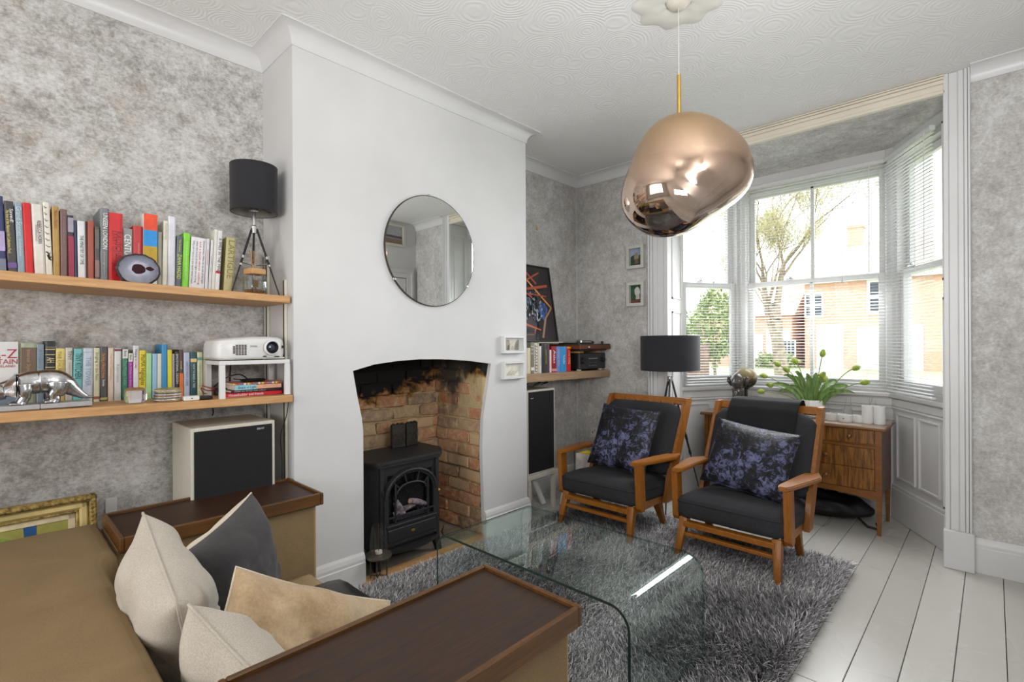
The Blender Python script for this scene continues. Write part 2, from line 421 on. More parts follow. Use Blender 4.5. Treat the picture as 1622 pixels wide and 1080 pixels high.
# seal behind
CX0, CX1, CY = 1.27, 2.203, 2.86
def side_x(z): return 2.203 if z < .77 else 2.203 + (z - .77) / .35 * .075
def brickmat(name, mortar=False):
    k = NT(name); v = k.coords('Position'); oi = k.add('ObjectInfo')
    base = k.ramp(oi.outputs['Random'], [(0, (190, 118, 84)), (.2, (206, 156, 122)), (.4, (156, 128, 108)), (.6, (216, 182, 140)), (.8, (172, 96, 62)), (1, (200, 146, 112))])
    n = k.noise(v, 26, 6, .75, .5); n2 = k.noise(v, 8, 5, .65, .8); n4 = k.noise(v, 3.2, 4, .6, .4)
    if mortar: base = (200, 176, 134)
    c = k.mix(k.ramp(n, [(.46, (0, 0, 0)), (.64, (225, 225, 225))]), base, (216, 194, 150))      # lime smears
    c = k.mix(k.ramp(n2, [(.52, (0, 0, 0)), (.66, (170, 170, 170))]), c, (112, 92, 78))            # grime
    g = k.add('NewGeometry'); sep = k.add('SeparateXYZ'); k.link(g.outputs['Position'], sep.inputs[0])
    def rng_(src, a, b_):
        m = k.add('MapRange'); m.inputs['From Min'].default_value = a; m.inputs['From Max'].default_value = b_; k.link(src, m.inputs['Value']); return m.outputs[0]
    # old soot and tar stains: black patch high on the left of the back wall, grey smear beyond the corner
    zx = k.add('Math', operation='MULTIPLY_ADD'); k.link(sep.outputs[0], zx.inputs[0]); zx.inputs[1].default_value = -.30; k.link(sep.outputs[2], zx.inputs[2])
    nn = k.add('Math', operation='MULTIPLY_ADD'); k.link(n2, nn.inputs[0]); nn.inputs[1].default_value = .30; k.link(zx.outputs[0], nn.inputs[2])
    n5 = k.add('Math', operation='MULTIPLY_ADD'); k.link(n4, n5.inputs[0]); n5.inputs[1].default_value = .35; k.link(nn.outputs[0], n5.inputs[2])
    c = k.mix(rng_(n5.outputs[0], .655, .715), c, (150, 104, 40))
    c = k.mix(rng_(n5.outputs[0], .70, .745), c, (24, 20, 19))
    ya = k.add('Math', operation='SUBTRACT'); k.link(sep.outputs[1], ya.inputs[0]); ya.inputs[1].default_value = 2.70
    yb = k.add('Math', operation='ABSOLUTE'); k.link(ya.outputs[0], yb.inputs[0])
    m1 = k.add('Math', operation='MULTIPLY_ADD'); k.link(yb.outputs[0], m1.inputs[0]); m1.inputs[1].default_value = -2.2; k.link(sep.outputs[2], m1.inputs[2])
    m2 = k.add('Math', operation='MULTIPLY_ADD'); k.link(n2, m2.inputs[0]); m2.inputs[1].default_value = .5; k.link(m1.outputs[0], m2.inputs[2])
    m3 = k.add('Math', operation='MULTIPLY'); k.link(rng_(m2.outputs[0], .95, 1.15), m3.inputs[0]); k.link(rng_(sep.outputs[0], 2.0, 2.12), m3.inputs[1])
    c = k.mix(m3.outputs[0], c, (84, 76, 66))
    k.link(c, k.b.inputs['Base Color']); k.b.inputs['Roughness'].default_value = .9; k.bump(n, .9, .008); return k.m
M['brick'] = brickmat('old_fireplace_brick'); mt = brickmat('sandy_lime_mortar', True)
fb = mk('wall_fireplace', B().box(CX0 - .1, CX1 + .3, CY + .02, CY + .12, 0, 1.5).box(CX1 + .02, CX1 + .12, YF + T, CY + .02, 0, 1.5).box(CX0 - .12, CX0 - .02, YF + T, CY + .02, 0, 1.5).box(CX0 - .1, CX1 + .1, YF + T, CY + .1, 1.42, 1.5), mt, kind='structure')
bricks = []
for q in range(5):
    b_ = B().box(-.5, .5, -.5, .5, -.5, .5, .07, seg=2)
    for v in b_.bm.verts: v.co += Vector([R.uniform(-.05, .05) for _ in range(3)])
    me_o = mk('brick', b_, M['brick'], fb, 60); bricks.append(me_o.data)
    bpy.data.objects.remove(me_o)
BH, BL = .082, .228
for r in range(17):
    z = .012 + r * BH
    x = CX0 - (BL / 2 if r % 2 else 0)
    while x < CX1 + .01:
        o = inst('brick', R.choice(bricks), fb, (x + BL / 2, CY + .034 - R.uniform(0, .014), z + BH / 2), (R.uniform(-.02, .02), R.uniform(-.02, .02), R.uniform(-.02, .02)))
        o.scale = (BL - .014, .05, BH - .012); x += BL
    for X, s in ((CX1, 1), (CX0, -1)):
        y = YF + T - (BL / 2 if r % 2 else 0)
        lean = max(0, z - .80) * .5 if s > 0 else 0; XX = side_x(z + .04) if s > 0 else X
        while y < CY:
            L_ = min(BL, CY + .01 - y)
            y_ = max(y, YF + T)
            if L_ - (y_ - y) > .05:
                yc = (y_ + y + L_) / 2; ll = y + L_ - y_
                o = inst('brick', R.choice(bricks), fb, (XX + s * .034 - lean * (yc - YF) / .5 - R.uniform(0, .012) * s, yc, z + BH / 2), (R.uniform(-.02, .02), R.uniform(-.02, .02), PI / 2 + R.uniform(-.03, .03)))
                o.scale = (ll - .014, .05, BH - .012)
            y += BL
hm = plain('grey_brown_hearth_tile', (142, 132, 118), .6, var=.12, scale=9)
hearth = mk('floor_hearth', B().box(1.24, 2.26, YF + .04, CY + .1, -.02, .004), plain('hearth_joint', (70, 64, 58), .8), kind='structure')
for i in range(4):
    for j in range(2):
        mk('tile', B().box(1.24 + j * .51 + .001, 1.24 + (j + 1) * .51 - .001, YF + .04 + i * .125 + .001, YF + .04 + (i + 1) * .125 - .001, 0, .008, .001), hm, hearth)
mk('trim_hearth', B().box(1.33, 2.24, YF - .03, YF + .045, 0, .014, .004), M['oak'], kind='structure')
# ---- cornice
def cove(n=7, d=.079, h=.079):
    p = [(0, ZB), (0.006, ZB), (0.006, ZB + .006)]
    for i in range(n + 1):
        a = PI / 2 * i / n
        p.append((.006 + (d - .012) * (1 - math.cos(a)), ZB + .006 + (h - .012) * math.sin(a)))
    p += [(d, ZC - .006), (d, ZC), (0, ZC)]
    return p
# travel so that the room is on the left-hand side
mk('trim_cornice_left', B().sweep(cove(), [(XR, YB - .0), (XR, YF), (XL, YF), (XL, YB), (XB, YB)][::1]), M['trim_white'], kind='structure', smooth=40)
mk('trim_cornice_alcove', B().sweep(cove(), [(XW, 2.02), (XW, YB), (XR, YB)]), M['trim_white'], kind='structure', smooth=40)
mk('trim_cornice_right', B().sweep(cove(), [(XW, YR), (XW, .085)]), M['trim_white'], kind='structure', smooth=40)
# ---- skirting
def skirt(h=.19, t=.02):
    return [(0, 0), (t, 0), (t, h - .05), (t - .004, h - .045), (t - .004, h - .03), (t - .009, h - .012), (.004, h), (0, h)]
mk('baseboard_right', B().sweep(skirt(.185), [(XW, YR), (XW, .075)]), M['trim_white'], kind='structure')
mk('baseboard_chimney_left', B().sweep(skirt(.17), [(1.353, YF), (XL, YF), (XL, YB)]), M['trim_white'], kind='structure')
mk('baseboard_chimney_right', B().sweep(skirt(.17), [(XR, YB), (XR, YF), (2.212, YF)]), M['trim_white'], kind='structure')
mk('baseboard_left_alcove', B().sweep(skirt(.17), [(XL, YB), (XB, YB)]), M['trim_white'], kind='structure')
mk('baseboard_right_alcove', B().sweep(skirt(.17), [(XW, 2.02), (XW, YB), (XR, YB)]), M['trim_white'], kind='structure')
mk('baseboard_side', B().sweep(skirt(.17), [(XB, YR), (2.55, YR)]), M['trim_white'], kind='structure')
mk('trim_corner', B().box(XW - .004, XW, YB - .004, YB, .17, ZB, 0), M['trim_white'], kind='structure')
# ---- architrave round the bay opening (fluted)
def flutes(b, x, y0, y1, z0, z1, vertical=True):
    n = 5; tot = (y1 - y0) if vertical else (z1 - z0)
    b.box(x - .018, x, y0, y1, z0, z1, .002)
    ws = [.2, .34, .22, .14, .1]; hs = [.012, .004, .010, .016, .022]; p = 0
    for w_, h_ in zip(ws, hs):
        a = p + .01; e = p + w_ - .01; p += w_
        if vertical: b.box(x - .018 - h_, x - .01, y0 + a * tot, y0 + e * tot, z0, z1, .002)
        else: b.box(x - .018 - h_, x - .01, y0, y1, z0 + a * tot, z0 + e * tot, .002)
b = B(); flutes(b, XW, OY0 - .002, .085, .2, ZC - .001); b.box(XW - .055, XW, .075, OY0 + .004, 0, .21, .004)
mk('trim_jamb_right', b, M['trim_white'], kind='structure')
b = B(); flutes(b, XW, OY1 - .0, 2.01, .2, ZC - .001); b.box(XW - .055, XW, OY1, 2.02, 0, .21, .004)
mk('trim_jamb_left', b, M['trim_white'], kind='structure')
b = B(); flutes(b, XW, OY0 - .01, OY1 + .02, OZ, ZC - .001, False)
mk('trim_beam', b, M['cream'], kind='structure')
# ---- bay: jamb reveals, soffit, apron walls
BX = 4.47; P0 = (3.93, .2); P1 = (BX, .52); P2 = (BX, 1.555); P3 = (3.93, 1.86)
mk('ceiling_bay', B().prism([(XW + .0, OY0 - .05), (XW, OY1 + .06), (3.93, 1.95), (BX + .12, 1.62), (BX + .12, .46), (3.93, .12)], .09, 'z', OZ + .002), M['paper_right'], kind='structure')
b = B().box(XW, 3.95, OY0 - .06, OY0, 0, OZ).box(XW, 3.95, OY1, OY1 + .06, 0, OZ)
for s, y in ((1, OY0), (-1, OY1)):
    for z0, z1 in ((.3, 1.5), (1.6, 2.5)):
        for a in ((3.75, 3.76, z0, z1), (3.9, 3.91, z0, z1), (3.75, 3.91, z0, z0 + .012), (3.75, 3.91, z1 - .012, z1)):
            b.box(a[0], a[1], min(y, y + s * .008), max(y, y + s * .008), a[2], a[3])
mk('wall_bay_reveal', b, M['bay_white'], kind='structure')
WZ0, WZ1 = .885, 2.56
def bay_side(pa, pb, name, panels, depth=.12):
    """apron wall, head and baseboard along one bay side; local x along the side, local -y... y>0 is outside"""
    pa = Vector(pa); pb = Vector(pb); L = (pb - pa).length; ang = math.atan2(pb.y - pa.y, pb.x - pa.x)
    e = bpy.data.objects.new(name, None); COL.objects.link(e); e.location = (pa.x, pa.y, 0); e.rotation_euler = (0, 0, ang); e['kind'] = 'structure'
    # outside is to the right of travel (y<0)
    mk('apron', B().box(-.03, L + .03, -depth, 0, -.02, WZ0 - .03), M['bay_white'], e)
    mk('lintel', B().box(-.03, L + .03, -depth, 0, WZ1, OZ + .03), M['bay_white'], e)
    mk('window_board', B().box(-.02, L + .02, -depth, .035, WZ0 - .03, WZ0, .006), M['bay_white'], e)
    mk('skirting', B().box(-.0, L, -.01, .018, 0, .22, .004).box(0, L, -.01, .012, .22, .24, .003), M['bay_white'], e)
    mk('rail', B().box(0, L, -.01, .01, .795, .845, .003).box(0, L, -.01, .016, .775, .79, .004), M['bay_white'], e)
    n = panels; w_ = (L - .08) / n
    for i in range(n):
        a = .04 + i * w_ + .02; c = .04 + (i + 1) * w_ - .02
        p = B()
        ringbox(p, a, c, -.004, .011, .29, .75, .014, .015)
        mk('panel', p, M['bay_white'], e)
    return e, L
bay_side(P0, P1, 'wall_bay_right', 2)
bay_side(P1, P2, 'wall_bay_centre', 4)
bay_side(P2, P3, 'wall_bay_left', 2)
b = B()
for p in (P1, P2): b.tube([(p[0] + .02, p[1], WZ0), (p[0] + .02, p[1], OZ)], .045, 8)
mk('trim_bay_posts', b, M['bay_white'], kind='structure')

def sash_window(idx, pa, pb, muntin):
    pa = Vector(pa); pb = Vector(pb); L = (pb - pa).length; ang = math.atan2(pb.y - pa.y, pb.x - pa.x)
    e = bpy.data.objects.new('window_%d' % idx, None); COL.objects.link(e); e.location = (pa.x, pa.y, 0); e.rotation_euler = (0, 0, ang); e['kind'] = 'structure'
    m = M['bay_white']
    f = ringbox(B(), 0, L, -.1, -.01, WZ0, WZ1, .045, .035, 0)
    mk('frame', f, m, e)
    zm = 1.735
    for nm, z0, z1, y in (('lower_sash', WZ0 + .03, zm + .02, -.045), ('upper_sash', zm - .02, WZ1 - .04, -.085)):
        s = B(); t = .036; w_ = .04
        s.box(.045, .045 + w_, y - t / 2, y + t / 2, z0, z1, .003).box(L - .045 - w_, L - .045, y - t / 2, y + t / 2, z0, z1, .003)
        s.box(.045 + w_, L - .045 - w_, y - t / 2, y + t / 2, z0, z0 + (.06 if nm == 'lower_sash' else .042), .003)
        s.box(.045 + w_, L - .045 - w_, y - t / 2, y + t / 2, z1 - (.042 if nm == 'lower_sash' else .05), z1, .003)
        so = mk(nm, s, m, e)
        if muntin: mk('muntin', B().box(L / 2 - .012, L / 2 + .012, y - t / 2, y + t / 2, z0 + .03, z1 - .03, .003), m, so)
        xs = ((.08, L / 2 - .01), (L / 2 + .01, L - .08)) if muntin else ((.08, L - .08),)
        for a, c in xs: mk('pane', B().box(a, c, y - .002, y + .002, z0 + .035, z1 - .035), M['pane'], so)
    lk = B().box(L * .62, L * .62 + .05, -.03, -.005, zm + .02, zm + .032, .003).lathe([(.0, zm + .03), (.012, zm + .032), (.012, zm + .045), (0, zm + .05)], (L * .62 + .02, -.015, 0), 10)
    mk('sash_lock', lk, M['chrome'], e, 40)
    return e
sash_window(1, P0, P1, False); sash_window(2, P1, P2, True); sash_window(3, P2, P3, False)

# ---- venetian blinds: one slat mesh per blind, shared by its slats
def blind(label, pa, pb, tilt, gap=.055):
    pa = Vector(pa); pb = Vector(pb); L = (pb - pa).length; d = (pb - pa).normalized(); ang = math.atan2(d.y, d.x)
    nrm = Vector((-d.y, d.x)); o = pa + nrm * gap
    e = thing('venetian_blind', label, 'blind', (o.x, o.y, 0), ang)
    zt = 2.55; zb_ = WZ0 + .025
    mk('headrail', B().box(.02, L - .02, -.016, .016, zt - .03, zt, .003), M['slat'], e)
    mk('bottom_rail', B().box(.02, L - .02, -.012, .012, zb_ - .01, zb_ + .004, .003), M['slat'], e)
    s = B(); n = 4; hw = .0125
    pts = [(hw * (2 * i / n - 1), .0016 * (1 - (2 * i / n - 1) ** 2)) for i in range(n + 1)]
    poly = [(y, z) for y, z in pts] + [(y, z - .0004) for y, z in pts[::-1]]
    s.prism(poly, L - .05, 'x', .025)
    so = mk('slat', s, M['slat'], e, 60); me = so.data; bpy.data.objects.remove(so)
    z = zt - .045; 
    while z > zb_ + .012:
        inst('slat', me, e, (0, 0, z), (tilt + R.uniform(-.03, .03), 0, 0)); z -= .0225
    for x in (.14, L / 2 if L > .8 else L - .3, L - .14):
        mk('ladder_cord', B().tube([(x, -.013, zb_), (x, -.013, zt - .03)], .0006, 4).tube([(x, .013, zb_), (x, .013, zt - .03)], .0006, 4), M['slat'], e)
    mk('pull_cord', B().tube([(L * .28, .02, 1.72), (L * .28, .018, zt - .02)], .0012, 5).lathe([(.001, 1.69), (.006, 1.692), (.004, 1.72), (.001, 1.725)], (L * .28, .02, 0), 8), M['slat'], e)
    mk('tilt_wand', B().tube([(L * .12, .022, 1.75), (L * .12, .02, zt - .02)], .003, 6), M['white_plastic'], e)
blind('white venetian blind over the narrow angled window at the right of the bay', P0, P1, -.08)
blind('wide white venetian blind over the middle bay window behind the tulips', P1, P2, -.12)
blind('white venetian blind over the angled bay window behind the floor lamp', P2, P3, -.12)

# ---- right-hand wall things seen in the mirror: door in its frame
dd = bpy.data.objects.new('door_1', None); COL.objects.link(dd); dd['kind'] = 'structure'
b = ringbox(B(), 2.58, 3.66, YR, YR + .03, 0, 2.16, .1, .1, 0); b.box(2.60, 2.62, YR + .03, YR + .042, 0, 2.14).box(3.62, 3.64, YR + .03, YR + .042, 0, 2.14).box(2.62, 3.62, YR + .03, YR + .042, 2.12, 2.14)
mk('door_frame', b, M['trim_white'], dd)
b = B().box(2.69, 3.55, YR + .002, YR + .02, .01, 2.05, .002)
for x0, x1 in ((2.79, 3.08), (3.16, 3.45)):
    for z0, z1 in ((.25, .95), (1.15, 1.92)):
        ringbox(b, x0, x1, YR + .018, YR + .03, z0, z1, .02, .02, 0)
lf = mk('door_leaf', b, M['trim_white'], dd)
mk('door_handle', B().tube([(2.75, YR + .02, 1.0), (2.75, YR + .06, 1.0)], .008, 8).lathe([(.0, 0), (.022, .004), (.026, .015), (.018, .028), (0, .03)], (2.75, YR + .06, .99), 14), M['brass'], dd, 40)
# added window frame on the solid rear wall, a setting for the fill lamp
rw = bpy.data.objects.new('window_4', None); COL.objects.link(rw); rw['kind'] = 'structure'
mk('frame', B().box(XB, XB + .05, .2, .28, .75, 2.45, .004).box(XB, XB + .05, 2.12, 2.2, .75, 2.45, .004).box(XB, XB + .05, .2, 2.2, 2.37, 2.45, .004).box(XB, XB + .09, .15, 2.25, .72, .78, .004).box(XB, XB + .04, 1.18, 1.22, .75, 2.45, .003), M['trim_white'], rw)
# ================================================================ LARGE FURNITURE
def pillow(b, w, h, t, ears=.07, seed=0, wr=.012, n=44, back=None):
    """soft cushion in local x (width) / z (height), thickness along y; material index 0 front (-y), 1 back"""
    def co(u, v, s):
        x = w / 2 * u * (1 - ears * (1 - v * v)); z = h / 2 * v * (1 - ears * (1 - u * u))
        k = max(0, (1 - u ** 4) * (1 - v ** 4)) ** .55 * (1 - .25 * (u * u + v * v) * .5)
        y = t / 2 * k
        q = Vector((x * 7 + seed * 3.1, z * 7 - seed, s * 2.0))
        y += wr * (mnoise.noise(q) + .5 * mnoise.noise(q * 2.3)) * min(1, k * 2)
        if wr > .012:
            q2 = Vector((x * 9 + z * 6 + seed, z * 26 - x * 10, seed * 1.7))
            y -= wr * .7 * max(0, 1 - abs(mnoise.noise(q2)) * 7) * math.exp(-((v + .1) / .45) ** 2) * min(1, k * 1.5)
        return (x, s * max(y, -.001 if k == 0 else .0006), z)
    for s, mi in ((-1, 0), (1, 1)):
        b.mi = mi if back else 0
        b.grid(n, n, lambda a, c: co(math.sin((2 * a - 1) * PI / 2), math.sin((2 * c - 1) * PI / 2), s))
    b.mi = 0
    bmesh.ops.remove_doubles(b.bm, verts=b.bm.verts, dist=.0015)
    bmesh.ops.recalc_face_normals(b.bm, faces=b.bm.faces)
    return b
def piping(w, h, ears, r=.004):
    b = B(); pts = []
    N = 14
    def P(u, v): return (w / 2 * u * (1 - ears * (1 - v * v)), 0, h / 2 * v * (1 - ears * (1 - u * u)))
    for a, c in (((-1, -1), (1, -1)), ((1, -1), (1, 1)), ((1, 1), (-1, 1)), ((-1, 1), (-1, -1))):
        for i in range(N): pts.append(P(a[0] + (c[0] - a[0]) * i / N, a[1] + (c[1] - a[1]) * i / N))
    pts.append(pts[0]); return b.tube(pts, r, 6, caps=False)

def softbox(b, x0, x1, y0, y1, z0, z1, bev=.03, puff=.02, n=10, seed=0):
    """upholstered block: rounded box with crowned top"""
    def side(u): return math.copysign(abs(u) ** .9, u)
    cx, cy, cz = (x0 + x1) / 2, (y0 + y1) / 2, (z0 + z1) / 2
    hx, hy, hz = (x1 - x0) / 2, (y1 - y0) / 2, (z1 - z0) / 2
    r = bmesh.ops.create_cube(b.bm, size=2); vs = r['verts']
    fs = list({f for v in vs for f in v.link_faces}); es = list({e for v in vs for e in v.link_edges})
    g = bmesh.ops.subdivide_edges(b.bm, edges=es, cuts=n, use_grid_fill=True)
    allv = list({v for f in b.bm.faces for v in f.verts if f in fs or True})
    vs = [v for v in b.bm.verts if v.tag is False]
    for v in vs:
        v.tag = True
        p = v.co.copy()
        q = Vector((p.x * hx, p.y * hy, p.z * hz))
        # rounding
        inner = Vector((max(-hx + bev, min(hx - bev, q.x)), max(-hy + bev, min(hy - bev, q.y)), max(-hz + min(bev, hz * .9), min(hz - min(bev, hz * .9), q.z))))
        d = q - inner
        if d.length > 1e-6: q = inner + d.normalized() * min(bev, max(d.length * 1.0, 0) if False else bev)
        q.z += puff * max(0, 1 - (p.x) ** 2) * max(0, 1 - p.y ** 2) * (1 if p.z > 0 else 0) * (p.z if p.z > 0 else 0)
        q += Vector((0, 0, .003 * mnoise.noise(Vector((q.x * 9 + seed, q.y * 9, q.z * 9)))))
        v.co = Vector((cx, cy, cz)) + q
    b._mark(b.bm.faces)
    return b

# ---- rug
def rug():
    x0, x1, y0, y1 = .93, 3.235, .56, 2.255
    t = thing('shaggy_rug', 'dark grey shaggy long-pile rug under the glass table and both armchairs', 'rug', (0, 0, 0))
    mk('backing', B().box(x0, x1, y0, y1, .001, .012, .003), plain('rug_backing', (48, 48, 50), .95), t)
    rng = np.random.default_rng(5)
    N = 190000
    x = rng.uniform(x0, x1, N); y = rng.uniform(y0, y1, N)
    # clumps lean in a slowly varying direction
    ph = (np.sin(x * 3.1 + 1.7 * np.sin(y * 2.3)) + np.cos(y * 4.3 + x * 1.3)) * 1.5 + np.sin(x * 11 + y * 7) * .5 + rng.normal(0, .85, N)
    ln = rng.uniform(.034, .058, N); lean = rng.uniform(.25, 1.05, N); wd = rng.uniform(.0011, .0022, N)
    # fringe falls outwards at the edges
    dx = np.cos(ph); dy = np.sin(ph)
    e = .05
    dx = np.where(x > x1 - e, np.abs(dx), np.where(x < x0 + e, -np.abs(dx), dx)); dy = np.where(y > y1 - e, np.abs(dy), np.where(y < y0 + e, -np.abs(dy), dy))
    px, py = -dy, dx
    sd = rng.normal(0, .3, N)
    lv = [(0.0, 0.0, 1.0), (.45, .25, 1.0), (.85, 1.0, .75), (1.0, 1.55, .35)]
    V = np.zeros((N, 8, 3), np.float32)
    for i, (h_, l_, w_) in enumerate(lv):
        zz = .01 + ln * h_ * np.cos(lean * .7); off = ln * lean * l_ * .62
        cx_ = x + (dx + px * sd * h_) * off; cy_ = y + (dy + py * sd * h_) * off
        V[:, 2 * i, 0] = cx_ - px * wd * w_; V[:, 2 * i, 1] = cy_ - py * wd * w_; V[:, 2 * i, 2] = zz
        V[:, 2 * i + 1, 0] = cx_ + px * wd * w_; V[:, 2 * i + 1, 1] = cy_ + py * wd * w_; V[:, 2 * i + 1, 2] = zz + .0006
    base = np.array([[0, 1, 3, 2], [2, 3, 5, 4], [4, 5, 7, 6]], np.int32)
    F = (base[None] + (np.arange(N, dtype=np.int32) * 8)[:, None, None]).reshape(-1, 4)
    me = bpy.data.meshes.new('pile')
    me.vertices.add(N * 8); me.vertices.foreach_set('co', V.reshape(-1))
    nf = len(F); me.loops.add(nf * 4); me.loops.foreach_set('vertex_index', F.reshape(-1))
    me.polygons.add(nf); me.polygons.foreach_set('loop_start', np.arange(0, nf * 4, 4, dtype=np.int32)); me.polygons.foreach_set('loop_total', np.full(nf, 4, np.int32))
    me.update()
    k = NT('rug_pile'); g = k.add('NewGeometry')
    k.link(k.ramp(g.outputs['Random Per Island'], [(0, (70, 69, 71)), (.45, (136, 134, 137)), (.8, (190, 187, 190)), (1, (238, 236, 236))]), k.b.inputs['Base Color'])
    k.b.inputs['Roughness'].default_value = .6
    me.materials.append(k.m)
    inst('pile', me, t, kind='stuff')
rug()

# ---- glass coffee table: one bent sheet
def coffee_table():
    X0, X1, Y0, Y1, H, T, RC = 1.365, 1.91, .81, 1.775, .425, .0095, .075
    t = thing('coffee_table', 'waterfall coffee table bent from one sheet of clear green-edged glass, on the rug', 'table', (0, 0, 0))
    def path(off):
        r = RC - off; p = [(Y0 + off, .03)]
        for i in range(11): a = PI - PI / 2 * i / 10; p.append((Y0 + RC + r * math.cos(a), H - RC + r * math.sin(a)))
        for i in range(11): a = PI / 2 - PI / 2 * i / 10; p.append((Y1 - RC + r * math.cos(a), H - RC + r * math.sin(a)))
        p.append((Y1 - off, .03)); return p
    o, i_ = path(0), path(T)
    b = B()
    for pts, fl in ((o, False), (i_, True)):
        for a, c in zip(pts, pts[1:]):
            q = [(X0, a[0], a[1]), (X1, a[0], a[1]), (X1, c[0], c[1]), (X0, c[0], c[1])]
            b.face(q[::-1] if not fl else q)
    bmesh.ops.remove_doubles(b.bm, verts=b.bm.verts, dist=.0003)
    g = thin_glass('table_glass', (.925, .968, .955, 1), 1.5, 0, 1.0, 1.9)
    mk('glass_sheet', b, g, t, 60)
    b = B()
    for X in (X0,):
        for (a, c), (d, e) in zip(zip(o, o[1:]), zip(i_, i_[1:])):
            q = [(X, a[0], a[1]), (X, c[0], c[1]), (X, e[0], e[1]), (X, d[0], d[1])]; b.face(q)
    for p, q in ((o[0], i_[0]), (o[-1], i_[-1])): b.face([(X0, p[0], p[1]), (X1, p[0], p[1]), (X1, q[0], q[1]), (X0, q[0], q[1])])
    bmesh.ops.remove_doubles(b.bm, verts=b.bm.verts, dist=.0003)
    b2 = B()
    for (a, c), (d, e) in zip(zip(o, o[1:]), zip(i_, i_[1:])): b2.face([(X1, a[0], a[1]), (X1, c[0], c[1]), (X1, e[0], e[1]), (X1, d[0], d[1])])
    bmesh.ops.remove_doubles(b2.bm, verts=b2.bm.verts, dist=.0003)
    mk('glass_edge', b2, thin_glass('pale_green_glass_edge', (.55, .68, .64, 1), 1.5), t, 60)
    eg = plain('green_glass_edge', (38, 62, 58), .12, 0, .5)
    mk('glass_edge', b, eg, t, 60, label='dark green polished edge')
coffee_table()

# ---- sofa
sofa_m = fabric('brown_moquette', (114, 93, 62), (144, 121, 87), 420, .95, .0, .2, 3, .5)
sofa = thing('sofa', 'brown velvet two-seat sofa with wide arms topped by dark wooden trays', 'sofa', (0, 0, 0))
def sofa_back():
    b = B()
    prof = [(-.25, .04), (-.25, .54), (-.235, .575), (-.2, .590), (.12, .594), (.218, .593), (.236, .586), (.246, .565), (.27, .30), (.27, .04)]
    n = 24
    y0, y1 = .70, 2.405
    def fn(a, c):
        k = c * (len(prof) - 1); i = min(int(k), len(prof) - 2); f = k - i
        x = prof[i][0] * (1 - f) + prof[i + 1][0] * f; z = prof[i][1] * (1 - f) + prof[i + 1][1] * f
        y = y0 + (y1 - y0) * a
        ex = max(0, min(1, (y - 1.98) / .08)) + max(0, min(1, (1.13 - y) / .08))
        if x > .1: x += .045 * ex * (x - .1) / .15
        return (x, y, z )
    b.grid(30, 45, fn)
    for y in (y0, y1): b.prism([(p[0], p[1]) for p in prof], .001, 'y', y)
    return b
mk('backrest', sofa_back(), sofa_m, sofa, 50)
mk('base', B().box(.27, .93, 1.0, 2.1, .05, .285, .02, seg=2), fabric('sand_brown_moquette', (150, 126, 90), (174, 150, 114), 420, .95, .0), sofa, 40, label='paler sand-brown front of the base')
for nm, y0, y1 in (('near', .735, 1.035), ('far', 2.075, 2.39)):
    arm = mk('arm', B().box(.29, .955, y0, y1, .03, .578, .008, seg=2), sofa_m, sofa, 40)
    X0, X1, Y0, Y1 = .295, .985, y0 - .02, y1 + .02
    mk('tray', B().box(X0 + .008, X1 - .008, Y0 + .008, Y1 - .008, .575, .612, .002), M['tray'], arm)
    b = B()
    for q in ((X0 + .014, X1 - .014, Y0, Y0 + .014), (X0 + .014, X1 - .014, Y1 - .014, Y1), (X0, X0 + .014, Y0, Y1), (X1 - .014, X1, Y0, Y1)): b.box(q[0], q[1], q[2], q[3], .572, .622, .003)
    mk('tray_rim', b, M['tray_rim'], arm, label='lighter brown raised rim')
    mk('front_panel', B().box(.95, .962, y0 + .004, y1 - .004, .03, .572, .003), fabric('sand_brown_moquette', (160, 136, 104), (186, 164, 132)), arm, label='paler sand-brown front panel')
b = softbox(B(), .30, .925, 1.06, 1.79, .285, .385, .035, .012)
mk('seat_cushion', b, plain('black_leather', (34, 33, 34), .38, var=.1), sofa, 80, label='black leather seat pad')
b = softbox(B(), .30, .925, 1.80, 2.06, .285, .30, .006, .002)
mk('seat_cushion', b, fabric('sand_brown_moquette', (160, 136, 104), (186, 164, 132)), sofa, 80)
linen = fabric('oatmeal_linen', (168, 158, 144), (204, 196, 184), 330, .95, .2, .35, 5, .4)
greyv = fabric('slate_grey_velvet', (44, 42, 43), (80, 77, 78), 200, .85, .15, .1, 6, .7)
goldv = fabric('champagne_velvet', (152, 122, 84), (214, 190, 154), 160, .7, .3, .1, 5, .8)
creamv = fabric('cream_velvet', (206, 190, 164), (228, 216, 196), 200, .8, .5, .1)
def cushion(label, loc, rot, w, h, t, m, m2=None, pip=None, seed=0, wr=.014, ears=.07, group=None, extra=None):
    c = thing('scatter_cushion', label, 'cushion', loc, 0, group, rot=rot)
    mk('cushion_cover', pillow(B(), w, h, t, ears, seed, wr, back=m2), [m, m2 or m], c, 179)
    mk('piping', piping(w, h, ears, .0035), pip or m, c, 179)
    return c
S_G = 'scatter cushions heaped on the sofa'
def euler_from(xaxis, zaxis):
    x = Vector(xaxis).normalized(); z = Vector(zaxis); z = (z - x * z.dot(x)).normalized(); y = z.cross(x)
    return Matrix((( x.x, y.x, z.x), (x.y, y.y, z.y), (x.z, y.z, z.z))).to_euler()
